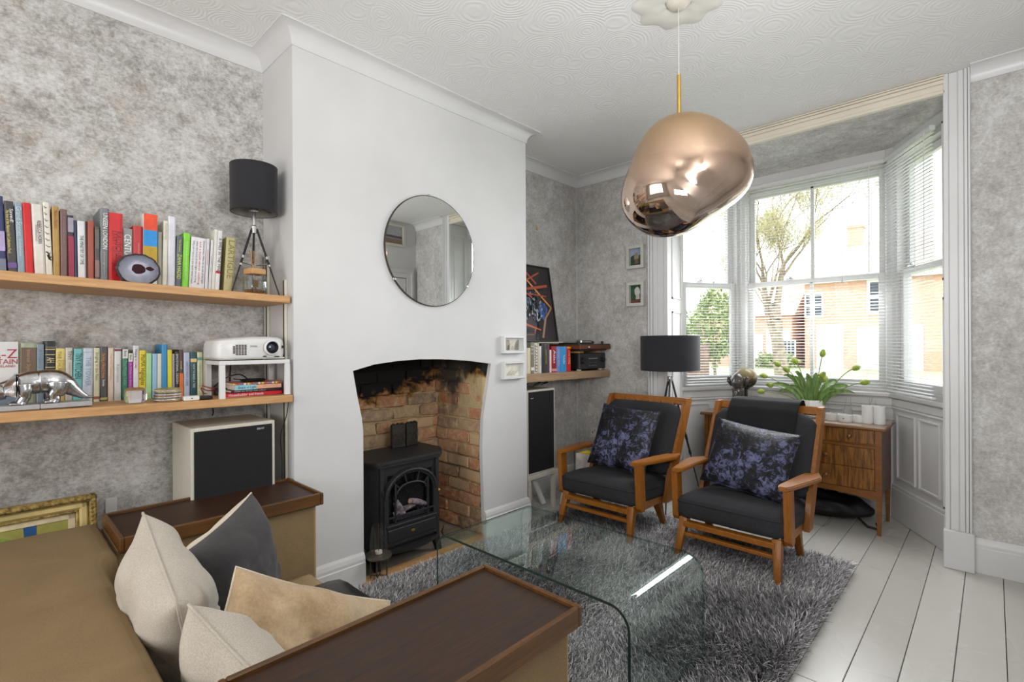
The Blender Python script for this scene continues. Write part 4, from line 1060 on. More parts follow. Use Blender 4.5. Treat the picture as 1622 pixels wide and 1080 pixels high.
UP = [
 (.02, .0298, .275, -1.9, (52, 58, 104), 'tall book with a blue and violet photographic spine, leftmost on the upper shelf', None, ((.3, .55, (176, 160, 206)), (.0, .2, (120, 128, 150)))),
 (.053, .0238, .262, -2.2, (66, 64, 66), 'charcoal exhibition book with yellow lettering and a white name on the upper shelf', [('Saved!', W_, (.72, .9), .72, .42), ('The best of the National Art Collections Fund', (232, 214, 110), (.3, .88), .3, .4)], ((.1, .17, (108, 84, 150)),)),
 (.078, .0188, .262, -1.8, (142, 164, 178), 'pale blue-grey book between the charcoal and the glossy red one', [('Grand Scenes', (196, 214, 216), (.55, .95), .5, .8), ('Exhibition', (210, 222, 224), (.28, .5), .5, .4)], ()),
 (.098, .0218, .266, -1.9, (206, 22, 26), 'glossy plain red book near the left end of the upper shelf', None, ()),
 (.122, .0298, .267, -2.1, (220, 216, 208), 'off-white book lettered REBECCA HORN on the upper shelf', [('REBECCA HORN', (70, 62, 70), (.47, .78), .62, .42), ('Installations', (150, 144, 144), (.5, .72), .35, .25)], ()),
 (.153, .0178, .279, -1.9, (222, 218, 206), 'cream book with curling black brush marks down its spine', None, 'curl'),
 (.172, .0188, .27, -.8, (178, 142, 74), 'mustard cloth-bound book on the upper shelf', [('Modern Masters', (150, 92, 50), (.7, .95), .5, .6)], ()),
 (.192, .0198, .264, -.2, (116, 88, 86), 'mauve-brown cloth-bound book right of the mustard one', [('Collected Works', (150, 128, 124), (.5, .9), .5, .3)], ()),
 (.214, .0168, .246, -.5, (46, 40, 48), 'narrow black book with a crimson patterned label on its spine', None, ((.05, .68, (150, 46, 76)), (.74, .96, (160, 154, 168)))),
 (.232, .0068, .229, -.5, (44, 48, 84), 'very thin navy book on the upper shelf', None, ()),
 (.241, .0238, .23, -.5, (220, 222, 224), 'white book lettered THE MINISTRY OF TIME on the upper shelf', [('THE MINISTRY OF TIME', (40, 40, 50), (.28, .76), .5, .5)], ()),
 (.2662, .0025, .232, -.5, (70, 38, 46), 'thin dark plum booklet beside the white MINISTRY book', None, ()),
 (.269, .0198, .236, 0, (160, 76, 52), 'terracotta cloth-bound book on the upper shelf', None, ()),
 (.291, .0138, .218, 0, (78, 72, 70), 'short dark book with a blurred photograph on its spine', None, ((.1, .4, (140, 112, 112)), (.6, .95, (100, 96, 92)))),
 (.306, .0268, .294, .4, (112, 116, 120), 'tall grey book lettered UNSEEN LONDON on the upper shelf', [('UNSEEN LONDON', W_, (.46, .94), .55, .62), ('photographs', (176, 178, 180), (.12, .42), .5, .25)], ()),
 (.333, .0428, .282, .4, (200, 26, 32), 'thick red art book with large dark lettering behind the agate', [('RAUSCHENBERG', (120, 24, 30), (.12, .75), .68, .5), ('LARRY GAGOSIAN', (150, 30, 34), (.2, .75), .35, .42)], ()),
 (.377, .0308, .228, .5, (140, 140, 140), 'grey book lettered CENTURY in white, behind the agate', [('CENTURY', W_, (.4, .9), .45, .8)], ()),
 (.41, .0308, .245, .5, (184, 40, 44), 'shorter red book right of the CENTURY book', [('Untitled', (220, 150, 150), (.55, .72), .6, .25)], ()),
 (.443, .0478, .301, .6, (228, 226, 220), 'thick book with a spine of orange, blue and mustard squares, behind the agate', None, ((.78, 1, (222, 72, 36)), (.56, .78, (30, 140, 212)), (.34, .56, (184, 150, 24)))),
 (.493, .0148, .234, .5, (150, 148, 132), 'thin sage-grey book right of the coloured squares', None, ()),
 (.509, .0168, .285, 1.4, (216, 212, 196), 'tall narrow cream book lettered TUYMANS', [('TUYMANS', (180, 172, 150), (.72, .97), .5, .5)], ()),
 (.528, .0268, .308, .9, (216, 216, 224), 'tallest plain white book at the middle of the right half', None, ()),
 (.555, .0218, .23, 2.2, (92, 98, 108), 'slate book lettered ZAHA HADID in yellow-green', [('ZAHA HADID', (206, 226, 70), (.2, .66), .5, .8), ('The Complete', (206, 226, 70), (.7, .93), .5, .35)], ()),
 (.579, .0248, .247, 2.3, (132, 214, 56), 'bright lime green book on the upper shelf', [('How to be an explorer of the world', (200, 240, 160), (.2, .85), .55, .35)], ()),
 (.605, .0578, .234, 2.9, (226, 226, 230), 'thick white book covered with lines of small type', [('Why am I alone in the dark when I want', (90, 88, 90), (.12, .93), .15, .13), ('when the hours of the night are so long', (90, 88, 90), (.15, .93), .38, .13), ('and a book about nothing', (206, 70, 60), (.12, .93), .6, .13), ('Documentary. What do we ask of the light', (90, 88, 90), (.15, .95), .83, .13)], ()),
 (.666, .0118, .236, 2.4, (220, 220, 222), 'thin white paperback right of the book of small type', [('Selected essays', (206, 120, 110), (.5, .8), .5, .4)], ()),
 (.68, .0108, .234, 3.2, (216, 216, 218), 'second thin white paperback, grey lettering, on the upper shelf', [('collected notes', (150, 150, 156), (.4, .7), .5, .4)], ()),
 (.692, .0128, .284, 3.4, (222, 220, 212), 'tall white hardback just left of A SMILE IN THE MIND', None, ()),
 (.706, .0178, .281, 3.3, (228, 228, 228), 'tall white book lettered A SMILE IN THE MIND', [('A SMILE IN THE MIND', (30, 30, 30), (.32, .88), .5, .75)], ((.31, .35, (206, 40, 60)),)),
 (.742, .0388, .257, 3.3, (186, 178, 128), 'olive-cream book lettered LARTIGUE at the right end of the upper row', [('LARTIGUE', (130, 120, 66), (.28, .96), .5, .75)], ()),
]
for i, (x, w, h, ln, col, lab, sp, bands) in enumerate(UP):
    curl = bands == 'curl'
    t = book(x, w, h, ln, 2.52 + (0 if w < .04 else -.004), .2 if w > .02 else .19, zu(x + w) + abs(math.sin(math.radians(ln))) * w * (1 if ln > 0 else 0), col, lab, GU, sp, () if curl else bands)
    if curl:
        b = B()
        for q in range(8):
            z = h * (.95 - q * .085); b.tube([(w * .1, -.001, z), (w * (.35 + .04 * q), -.001, z - .008), (w * (.5 + .05 * q), -.001, z - .004)], .0009, 4)
        b.tube([(w * .15, -.001, h * .35), (w * .5, -.001, h * .33), (w * .6, -.001, h * .26), (w * .9, -.001, h * .24)], .0022, 4).tube([(w * .3, -.001, h * .31), (w * .55, -.001, h * .25), (w * .9, -.001, h * .29)], .002, 4)
        mk('brush_marks', b, M['black'], t, kind='stuff')
GL = 'books on the lower left shelf'
LO = [
 (.085, .0418, .233, .5, (164, 172, 148), 'thick sage green book with a brown title label, behind the silver dinosaur', [('Interior Style', (190, 150, 110), (.55, .9), .5, .3)], ((.45, .93, (112, 92, 76)), (.38, .42, (214, 176, 130)))),
 (.128, .0208, .229, .2, (134, 152, 164), 'blue-grey book left of the black gilt-banded one', [('A History', (110, 126, 140), (.6, .92), .5, .5)], ()),
 (.151, .0288, .242, .5, (28, 28, 28), 'black book with gold bands lettered AH, behind the dinosaur', [('AH', (222, 206, 160), (.66, .74), .5, .9)], ((.86, .875, (214, 196, 140)), (.9, .905, (214, 196, 140)), (.78, .79, (214, 196, 140)), (.58, .59, (214, 196, 140)))),
 (.181, .0268, .214, .5, (222, 206, 122), 'yellow book lettered CHURCHILL, behind the dinosaur', [('THE CHURCHILL', (170, 130, 60), (.4, .95), .35, .5), ('FINEST', (180, 146, 80), (.5, .8), .75, .3)], ()),
 (.209, .0208, .216, .5, (206, 202, 190), 'ivory book lettered TINY in black, left of the teal one', [('TINY', (50, 50, 50), (.78, .95), .6, .6), ('paperback', (160, 156, 150), (.45, .74), .6, .35)], ()),
 (.231, .0268, .213, 1.1, (112, 186, 184), 'teal book lettered TINY KITCHEN behind the dinosaur tail', [('TINY KITCHEN', (30, 70, 80), (.45, .92), .5, .85), ('Cook', (170, 220, 216), (.12, .36), .5, .4)], ()),
 (.259, .0318, .215, 1.1, (196, 204, 214), 'pale silver-blue book lettered THE TOWER', [('THE TOWER', (140, 156, 184), (.3, .84), .5, .55)], ((.92, .93, (150, 160, 176)),)),
 (.294, .0188, .216, .5, (210, 208, 176), 'pale olive book with a small brown mark at its foot', [('Singing in the Rain', (130, 128, 96), (.4, .92), .5, .5)], ((.05, .1, (150, 70, 50)),)),
 (.314, .0238, .222, .5, (74, 72, 74), 'dark grey book with orange lettering, tallest of its neighbours', [('The King of Bread & Honey', (232, 144, 50), (.42, .88), .42, .5), ('Stories', W_, (.28, .4), .45, .4)], ((.03, .07, (180, 176, 90)),)),
 (.339, .0178, .216, .5, (222, 204, 184), 'pale pink-cream book right of the dark grey one', [('The Pale Notebook', (206, 170, 150), (.4, .9), .5, .4)], ()),
 (.359, .0228, .214, .5, (216, 216, 214), 'white book with small dark corner marks', [('A short history', (150, 150, 160), (.35, .7), .5, .4)], ((.95, .99, (120, 50, 60)),)),
 (.385, .0188, .211, .5, (52, 122, 92), 'green book with a white top band, behind the glass paperweight', [('The Month Table', (120, 180, 150), (.3, .78), .5, .6), ('Book', K_, (.86, .97), .5, .5)], ((.82, 1, (222, 222, 216)),)),
 (.405, .0148, .194, .6, (164, 56, 160), 'purple book with a white top band', [('A Guide to Bees', (220, 170, 220), (.3, .78), .5, .5), ('Book', K_, (.86, .97), .5, .5)], ((.82, 1, (222, 222, 206)),)),
 (.422, .0188, .226, .5, (222, 222, 226), 'white book with multicoloured lettering, tallest beside the yellow MoMA book', [('Waiting', (50, 50, 70), (.78, .94), .45, .5), ('on a star', (206, 70, 70), (.58, .76), .45, .5)], ()),
 (.442, .0228, .206, .6, (226, 204, 30), 'bright yellow book lettered MoMA Highlights', [('MoMA Highlights', (90, 84, 20), (.3, .92), .5, .8)], ()),
 (.466, .0198, .194, .6, (168, 218, 158), 'pale mint green book right of the yellow MoMA book', None, ()),
 (.488, .0168, .192, .6, (150, 190, 222), 'pale sky blue book, third from the yellow MoMA book', None, ()),
 (.506, .0148, .192, .6, (216, 214, 200), 'thin ivory book left of the wide blue one', None, ()),
 (.522, .0198, .232, .5, (40, 140, 196), 'tall bright blue book standing proud of its row', None, ()),
 (.544, .0168, .208, 0, (222, 206, 40), 'yellow book right of the tall bright blue one', None, ()),
 (.562, .0078, .191, 0, (150, 156, 166), 'very thin grey booklet among the lower books', None, ()),
 (.572, .0138, .201, 0, (44, 42, 40), 'black book lettered EMOTIONAL DESIGN', [('EMOTIONAL DESIGN', (222, 220, 210), (.3, .95), .5, .7)], ()),
 (.587, .0148, .209, 0, (86, 66, 52), 'brown book with an orange lower half', [('novel', (230, 200, 160), (.6, .76), .5, .5)], ((.0, .5, (222, 116, 40)),)),
 (.604, .0238, .197, 0, (184, 192, 214), 'pale lavender book left of the dark teal one', [('HERE WE MIGHT AGREE', (110, 116, 150), (.25, .8), .5, .4)], ()),
 (.63, .0248, .197, 0, (32, 82, 88), 'dark teal book lettered HOW TO BUILD A TREE with a pale heart', [('HOW TO BUILD A TREE', (222, 222, 210), (.2, .74), .5, .4)], ((.78, .86, (226, 196, 140)),)),
 (.657, .0228, .198, 0, (206, 210, 176), 'pale cream-green book near the white riser', [('a book of growing things', (150, 176, 140), (.2, .75), .5, .4)], ((.82, .88, (110, 160, 160)),)),
 (.682, .0078, .191, 0, (222, 216, 190), 'thin cream booklet at the right end of the lower row', None, ()),
]
for (x, w, h, ln, col, lab, sp, bands) in LO:
    book(x, w, h, ln, 2.60, .128, zl(x + w), col, lab, GL, sp, bands)
# the atlas stands face-out at the left end
t = thing('book', 'large white atlas lettered A-Z BRITAIN standing face out at the left end', 'book', (-.07, 2.602, zl(-.07)), 0, GL, rot=(math.radians(-3), 0, 0))
cv = mk('cover', B().box(0, .15, 0, .0015, 0, .236).box(0, .15, .0165, .018, 0, .236).box(0, .0015, 0, .018, 0, .236), M['white_plastic'], t)
mk('pages', B().box(.0015, .147, .0015, .0165, .002, .234), M['paper'], t)
rd = plain('ink_176_40_60', (176, 40, 60), .5)
text('lettering', 'A-Z', .048, rd, cv, (.112, -.001, .19), (PI / 2, 0, 0), align='CENTER', width=.072)
text('lettering', 'BRITAIN', .026, rd, cv, (.106, -.001, .162), (PI / 2, 0, 0), align='CENTER', width=.084)
text('lettering', '& IRELAND', .012, rd, cv, (.112, -.001, .146), (PI / 2, 0, 0), align='CENTER', width=.06)
mk('band', B().box(.002, .15, -.0006, .001, .004, .05), plain('ink_120_140_160', (120, 140, 160), .5), cv)
mk('band', B().box(.002, .15, -.0007, .001, .06, .066), plain('ink_150_70_130', (150, 70, 130), .5), cv)
GR = 'books on the right alcove shelf'
RI = [
 (2.659, .0538, .229, (176, 190, 216), 'pale blue book at the left end of the right alcove shelf', None, ()),
 (2.713, .0408, .188, (214, 204, 172), 'short cream book beside the pale blue one in the right alcove', None, ()),
 (2.755, .0358, .231, (128, 124, 104), 'olive-grey book with three pale bands', None, ((.85, .88, (190, 186, 170)), (.74, .77, (190, 186, 170)), (.62, .65, (190, 186, 170)), (.1, .2, (222, 218, 206)))),
 (2.794, .0328, .224, (226, 224, 214), 'black and white chequered-spine book in the right alcove', None, 'check'),
 (2.828, .0218, .224, (196, 190, 166), 'narrow khaki book beside the chequered one', None, ()),
 (2.851, .0248, .201, (222, 222, 218), 'white book with tiny lettering in the right alcove', [('index', (120, 120, 120), (.3, .6), .5, .4)], ()),
 (2.878, .0208, .219, (38, 42, 60), 'dark navy book in the right alcove', None, ()),
 (2.901, .0438, .222, (58, 62, 48), 'thick dark green book with a lime title in the right alcove', [('GARDEN MODERN', (160, 176, 60), (.3, .8), .6, .35)], ()),
 (2.946, .0248, .219, (96, 50, 90), 'plum purple book in the right alcove', None, ()),
 (2.972, .0218, .173, (226, 218, 214), 'short white book between the plum and red ones', None, ()),
 (2.996, .0578, .2, (156, 24, 38), 'dark red book lettered Atlas in white', [('Atlas', W_, (.35, .85), .5, .5)], ((.04, .14, (206, 150, 150)),)),
 (3.057, .0498, .199, (106, 140, 206), 'periwinkle blue book right of the dark red one', [('Contemporary Ceramics', (190, 190, 196), (.25, .9), .5, .5)], ()),
 (3.11, .0728, .199, (52, 148, 208), 'wide bright blue book in the right alcove', [('The Blue Book', W_, (.3, .66), .5, .35)], ()),
 (3.185, .0528, .198, (206, 32, 30), 'scarlet book with an orange top, beside the receiver', [('ON FIRE', (240, 190, 150), (.3, .85), .5, .5)], ((.92, 1, (240, 150, 60)),)),
]
for (x, w, h, col, lab, sp, bands) in RI:
    ck = bands == 'check'
    t = book(x, w, h, 0, 2.45, .2, 1.0305 - (x + w - 2.627) * .008, col, lab, GR, sp, () if ck else bands)
    if ck:
        b = B()
        for q in range(18): b.box(w * .1, w * (.5 if q % 2 else .9), -.001, .002, h * (.04 + q * .052), h * (.065 + q * .052))
        mk('check_marks', b, M['black'], t)
# books lying flat under the projector riser
GF = 'books lying flat under the projector riser'
for (z, h, x0, x1, dx, col, lab, sp, tc) in (
    (0, .020, .722, .965, 0, (200, 24, 44), 'red book lying flat at the bottom of the pile under the projector', 'Housebuilder and friends', W_),
    (.0205, .010, .745, .968, 0, (40, 34, 40), 'thin dark book lying flat, second from the bottom under the projector', 'notes on design and colour', (220, 200, 200)),
    (.031, .022, .76, .962, 0, (226, 170, 140), 'peach and pale blue book lettered Shape of Light under the projector', 'Shape of Light', (60, 110, 140)),
    (.0535, .008, .752, .965, 0, (206, 140, 110), 'multicoloured patchwork-spined book on top of the flat pile', None, K_)):
    zz = zl(.95) + z + .0005
    t = thing('book', lab, 'book', (x0, 2.435, zz), 0, GF)
    m = plain('cloth_%d_%d_%d' % col, col, .45)
    L_ = x1 - x0
    cv = mk('cover', B().box(0, L_, 0, .002, 0, h).box(0, L_, 0, .16, 0, .0015).box(0, L_, 0, .16, h - .0015, h), m, t)
    mk('pages', B().box(.002, L_ - .002, .002, .158, .0015, h - .0015), M['paper'], t)
    if h > .02 and 'Shape' in lab: mk('band', B().box(0.0, L_ * .45, -.0006, .001, .0, h), plain('ink_150_206_220', (150, 206, 220), .5), cv)
    if 'patch' in lab:
        for q in range(14): mk('band', B().box(L_ * q / 14, L_ * (q + .55) / 14, -.0005, .001, 0, h), plain('ink_p%d' % (q % 4), [(222, 206, 80), (206, 60, 50), (80, 120, 180), (230, 226, 214)][q % 4], .5), cv)
    if sp: text('lettering', sp, h * .8, plain('ink_%d_%d_%d' % tc, tc, .5), cv, (.012, -.0012, h * .5), (PI / 2, 0, 0), width=L_ * (.38 if 'Shape' in lab else .6))
# ================================================================ THINGS ON THE LEFT SHELVES
def tripod_lamp(label, x, y, z0, zhub, r_foot, az, shade_z0, shade_z1, shade_r, leg_r, name='table_lamp', spans=None, low=None):
    t = thing(name, label, 'lamp', (x, y, z0), 0)
    hz = zhub - z0
    for i, a in enumerate(az):
        ra = math.radians(a); rf = r_foot if not isinstance(r_foot, (list, tuple)) else r_foot[i]
        p0 = Vector((.012 * math.cos(ra), .012 * math.sin(ra), hz)); p1 = Vector((rf * math.cos(ra), rf * math.sin(ra), .0))
        pm = p0.lerp(p1, .55)
        lg = mk('leg', B().tube([p0, pm], leg_r, 8).tube([p0.lerp(p1, .5), p1], leg_r * .62, 8), M['black'], t, 40)
        mk('clamp', B().tube([p0.lerp(p1, .42), p0.lerp(p1, .46)], leg_r * 1.35, 8).tube([p0.lerp(p1, .54), p0.lerp(p1, .57)], leg_r * 1.3, 8), M['chrome'] if leg_r < .006 else M['black'], lg, 40)
    b = B().lathe([(0, hz - .02), (leg_r * 2.6, hz - .02), (leg_r * 2.6, hz + .012), (leg_r * 1.4, hz + .018), (leg_r * 1.2, shade_z0 - z0 + .02), (0, shade_z0 - z0 + .02)], n=16)
    mk('stem', b, M['chrome'], t, 40)
    if spans:
        b = B()
        for a in az: ra = math.radians(a); b.tube([(0, 0, hz * spans), (r_foot[0] * (1 - spans) * math.cos(ra) if isinstance(r_foot, (list, tuple)) else r_foot * (1 - spans) * math.cos(ra), (r_foot[0] if isinstance(r_foot, (list, tuple)) else r_foot) * (1 - spans) * math.sin(ra), hz * (spans + .02))], leg_r * .7, 6)
        b.lathe([(0, hz * spans - .01), (leg_r * 1.6, hz * spans - .01), (leg_r * 1.6, hz * spans + .012), (0, hz * spans + .012)], n=10)
        mk('brace', b, M['chrome'] if leg_r < .006 else M['black'], t, 40)
    a0, a1 = shade_z0 - z0, shade_z1 - z0
    sh = mk('lamp_shade', B().lathe([(shade_r, a0), (shade_r, a1)], n=64), M['shade'], t, 60)
    mk('shade_lining', B().lathe([(shade_r - .003, a1), (shade_r - .003, a0)], n=64), M['shade_in'], sh, 60)
    b = B()
    for zz in (a0, a1): b.tube([((shade_r - .001) * math.cos(2 * PI * i / 48), (shade_r - .001) * math.sin(2 * PI * i / 48), zz) for i in range(49)], .002, 6, caps=False)
    for i in range(3): q = 2 * PI * i / 3 + .4; b.tube([(0, 0, a0 + .035), (shade_r * math.cos(q), shade_r * math.sin(q), a0 + .02)], .0016, 5)
    mk('shade_ring', b, M['black'], sh)
    mk('bulb_holder', B().lathe([(0, a0 + .005), (.018, a0 + .008), (.02, a0 + .06), (0, a0 + .065)], n=16), M['chrome'], t, 40)
    mk('bulb', B().lathe([(0, a0 + .06), (.012, a0 + .065), (.026, a0 + .10), (.02, a0 + .125), (0, a0 + .135)], n=16), M['white_plastic'], t, 60)
    return t
tripod_lamp('small black tripod table lamp with a drum shade on the upper left shelf', .872, 2.515, 1.482, 1.795, .115, (-44, 76, 196), 1.872, 2.088, .101, .0052, spans=.45)
# agate
t = thing('agate_slice', 'polished blue-grey agate slice with a dark hollow core, standing on the upper shelf', 'agate', (.415, 2.44, zu(.415)))
pl = blob(0, .056, .064, .056, 40, 3, .035); zmn = min(p[1] for p in pl); pl = [(p[0], max(.0, p[1] - zmn)) for p in pl]
k = NT('banded_agate'); v = k.coords('Object'); dv = k.add('VectorMath', operation='DISTANCE'); mp = k.add('VectorMath', operation='MULTIPLY'); k.link(v, mp.inputs[0]); mp.inputs[1].default_value = (1, 0, 1.25)
k.link(mp.outputs[0], dv.inputs[0]); dv.inputs[1].default_value = (.0, 0, .075)
nz = k.noise(v, 18, 4, .6, .6); ma = k.add('Math', operation='MULTIPLY_ADD'); k.link(nz, ma.inputs[0]); ma.inputs[1].default_value = .045; k.link(dv.outputs['Value'], ma.inputs[2])
k.link(k.ramp(ma.outputs[0], [(.028, (140, 138, 152)), (.045, (168, 170, 186)), (.062, (118, 122, 140)), (.085, (86, 88, 106)), (.1, (62, 56, 62))]), k.b.inputs['Base Color'])
k.b.inputs['Roughness'].default_value = .12
mk('slab', B().prism(pl, .026, 'y', -.013), k.m, t)
pl2 = blob(-.002, .058, .024, .019, 16, 8, .12)
dkc = plain('dark_garnet_crystal', (46, 16, 26), .6, var=.5, scale=150, spec=.2)
mk('core', B().prism(pl2, .001, 'y', -.0142).prism(blob(.034, .062, .013, .008, 9, 2, .2), .001, 'y', -.0142), dkc, t)
mk('rind', B().tube([(p[0], 0, max(p[1], .002)) for p in pl] + [(pl[0][0], 0, pl[0][1])], .009, 6, caps=False).xform(Matrix.Diagonal((1, 1.3, 1, 1))), plain('rough_dark_rind', (58, 48, 50), .9, var=.4, scale=90, bump=1), t)
# reed diffuser
t = thing('reed_diffuser', 'square glass reed diffuser with amber oil and a wooden collar on the upper shelf', 'diffuser', (.853, 2.455, zu(.853)), math.radians(12))
b = B().box(-.038, .038, -.038, .038, .006, .084, .006, seg=2); mk('bottle', b, thin_glass('thick_bottle_glass', (.86, .88, .87, 1), 1.6, 0, 1, 2.2), t, 40)
mk('oil', B().box(-.034, .034, -.034, .034, .008, .024, .005), thin_glass('amber_oil', (.75, .42, .06, 1), 1.5, 0, 1, 1.5), t)
mk('collar', B().box(-.034, .034, -.034, .034, .092, .118, .003), M['oak'], t); mk('neck', B().lathe([(0, .082), (.014, .082), (.014, .094), (0, .094)], n=14), M['glass'], t, 40)
for i in range(7):
    a = R.uniform(-.9, .9); c_ = R.uniform(-.5, .5)
    mk('reed', B().tube([(-.012 * a, -.012 * c_, .012), (.03 * a + .0, .03 * c_, .2)], .0014, 5), M['tray_rim' if i % 3 else 'oak'], t)
mk('label_tag', B().box(-.03, -.008, -.0395, -.038, .03, .062), plain('kraft_label', (96, 74, 50), .8), t)
# projector riser and projector
t = thing('riser_table', 'small white open riser table standing on the lower shelf under the projector', 'stand', (.683, 2.375, zl(.8)))
mk('top', B().box(0, .295, 0, .21, .145, .163, .002), M['white_plastic'], t)
for x in (0, .273):
    for y in (0, .192): mk('leg', B().box(x, x + .022, y, y + .018, 0 if x else -.0, .145, .001), M['white_plastic'], t)
def projector():
    W, D, H = .30, .235, .108
    t = thing('projector', 'white video projector with a round lens on the white riser table', 'projector', (.672, 2.385, zl(.8) + .163))
    b = B()
    def fn(a, c):
        # superellipse footprint, crowned top
        th = 2 * PI * a; n_ = 5.0
        cx = math.copysign(abs(math.cos(th)) ** (2 / n_), math.cos(th)); sy = math.copysign(abs(math.sin(th)) ** (2 / n_), math.sin(th))
        lv = [(0, .96, .010), (.02, .985, .012), (.12, 1.0, .03), (.3, 1.0, .05), (.5, .99, .078), (.68, .955, .094), (.84, .85, .103), (.93, .6, .107), (1, 0, .108)]
        for (f0, s0, z0), (f1, s1, z1) in zip(lv, lv[1:]):
            if c <= f1: q = (c - f0) / (f1 - f0); s = s0 + (s1 - s0) * q; z = z0 + (z1 - z0) * q; break
        x = W / 2 * cx * s; y = D / 2 * sy * s
        z -= .012 * max(0, -x / (W / 2)) * (c > .4) * (c)
        return (W / 2 + x, D / 2 + y, z)
    b.grid(72, 32, fn); b.bm.faces.ensure_lookup_table()
    mk('casing', b, M['white_plastic'], t, 50)
    mk('base_plate', B().box(.01, W - .01, .008, D - .01, .004, .012, .003), plain('warm_grey_plastic', (196, 192, 178), .5), t)
    b = B()
    for i in range(5):
        for j in range(7):
            if (i == 0 and j in (0, 6)): continue
            b.box(.066 + i * .0115, .0745 + i * .0115, -.0012, .004, .024 + j * .0068, .0287 + j * .0068)
    mk('vent', b, plain('vent_brown_black', (58, 42, 34), .8), t, kind='stuff')
    def ring(prof, m, nm, par): 
        bb_ = B().lathe(prof, n=36); bb_.xform(Matrix.Translation((.225, -.013, .056)) @ Matrix.Rotation(PI / 2, 4, 'X')); return mk(nm, bb_, m, par, 50)
    ln = ring([(.034, -.01), (.036, .002), (.034, .006), (.029, .008), (.027, .004), (.026, -.004)], M['white_plastic'], 'lens_ring', t)
    ring([(.0265, .003), (.022, -.006), (.017, -.012)], M['black'], 'lens_barrel', ln)
    ring([(0.0, -.004), (.01, -.0045), (.018, -.008), (.021, -.012)], plain('coated_lens_glass', (36, 44, 60), .04, coat=1), 'lens_glass', ln)
    text('lettering', 'EPSON', .012, plain('ink_150_150_154', (150, 150, 154), .5), t, (.135, -.0015, .062), (PI / 2, 0, 0), width=.028)
    mk('sensor', B().box(.272, .284, -.0015, .002, .052, .065, .001), M['black'], t)
    mk('focus_lever', B().box(.19, .2, .05, .06, .094, .099, .001).box(.19, .205, -.003, .002, .014, .019, .001).box(.24, .262, -.002, .002, .012, .017, .001), M['black'], t)
    mk('top_dial', B().box(.17, .245, .03, .1, .1, .1045, .002), M['white_plastic'], t)
    mk('foot', B().lathe([(0, 0), (.008, 0), (.008, .008), (0, .008)], (.07, .02, 0), 12).lathe([(0, 0), (.008, 0), (.008, .008), (0, .008)], (.20, .02, 0), 12).lathe([(0, 0), (.008, 0), (.008, .008), (0, .008)], (.15, .21, 0), 12), M['black'], t, 40)
projector()
# cables under and behind
def cable(label, pts, r, m, cat='cable', name='cable', group=None):
    # smooth catmull
    P = [Vector(p) for p in pts]; out = []
    for i in range(len(P) - 1):
        p0 = P[max(i - 1, 0)]; p1 = P[i]; p2 = P[i + 1]; p3 = P[min(i + 2, len(P) - 1)]
        for k_ in range(6):
            u = k_ / 6; out.append(.5 * ((2 * p1) + (-p0 + p2) * u + (2 * p0 - 5 * p1 + 4 * p2 - p3) * u * u + (-p0 + 3 * p1 - 3 * p2 + p3) * u ** 3))
    out.append(P[-1]); o0 = out[0]
    o = mk(name, B().tube([p - o0 for p in out], r, 6), m, loc=tuple(o0), smooth=60); tag(o, label, cat, group); return o
rc = plain('red_cable', (150, 22, 28), .4)
cable('looping black lead resting on the pile under the projector', [(.71, 2.56, 1.06), (.74, 2.5, 1.10), (.80, 2.5, 1.115), (.85, 2.52, 1.085), (.88, 2.55, 1.082), (.80, 2.58, 1.09)], .003, M['black'])
cable('black cable hanging down the wall behind the projector riser', [(.83, 2.72, 1.17), (.828, 2.722, 1.08), (.83, 2.725, 1.03)], .003, M['black'])
cable('thin red cable curled beside the projector riser', [(.69, 2.58, 1.03), (.655, 2.5, 1.04), (.64, 2.48, 1.065), (.67, 2.5, 1.05), (.71, 2.54, 1.05), (.66, 2.55, 1.07)], .0022, rc)
cable('black twin lead hanging from the lower shelf to the left speaker', [(.745, 2.72, .985), (.75, 2.71, .93), (.74, 2.69, .915)], .003, M['black'], group=None)
cable('thin black cable running down the side of the chimney breast', [(.985, 2.41, 1.0), (.98, 2.42, .92), (.955, 2.43, .82), (.962, 2.43, .7), (.965, 2.45, .5)], .0022, M['black'])
pk = thing('power_adapter', 'black power adapter block lying under the projector riser', 'power adapter', (.745, 2.56, zl(.75) + .0635))
mk('casing', B().box(-.03, .03, -.02, .02, -.061, -.03, .004), M['black'], pk)
t = thing('remote_puck', 'flat black round gadget lying on the flat books under the projector', 'gadget', (.86, 2.50, zl(.9) + .0625))
mk('casing', B().lathe([(0, 0), (.04, 0), (.048, .006), (.04, .013), (0, .015)], n=28).xform(Matrix.Diagonal((1.2, .8, 1, 1))), M['black'], t, 40)
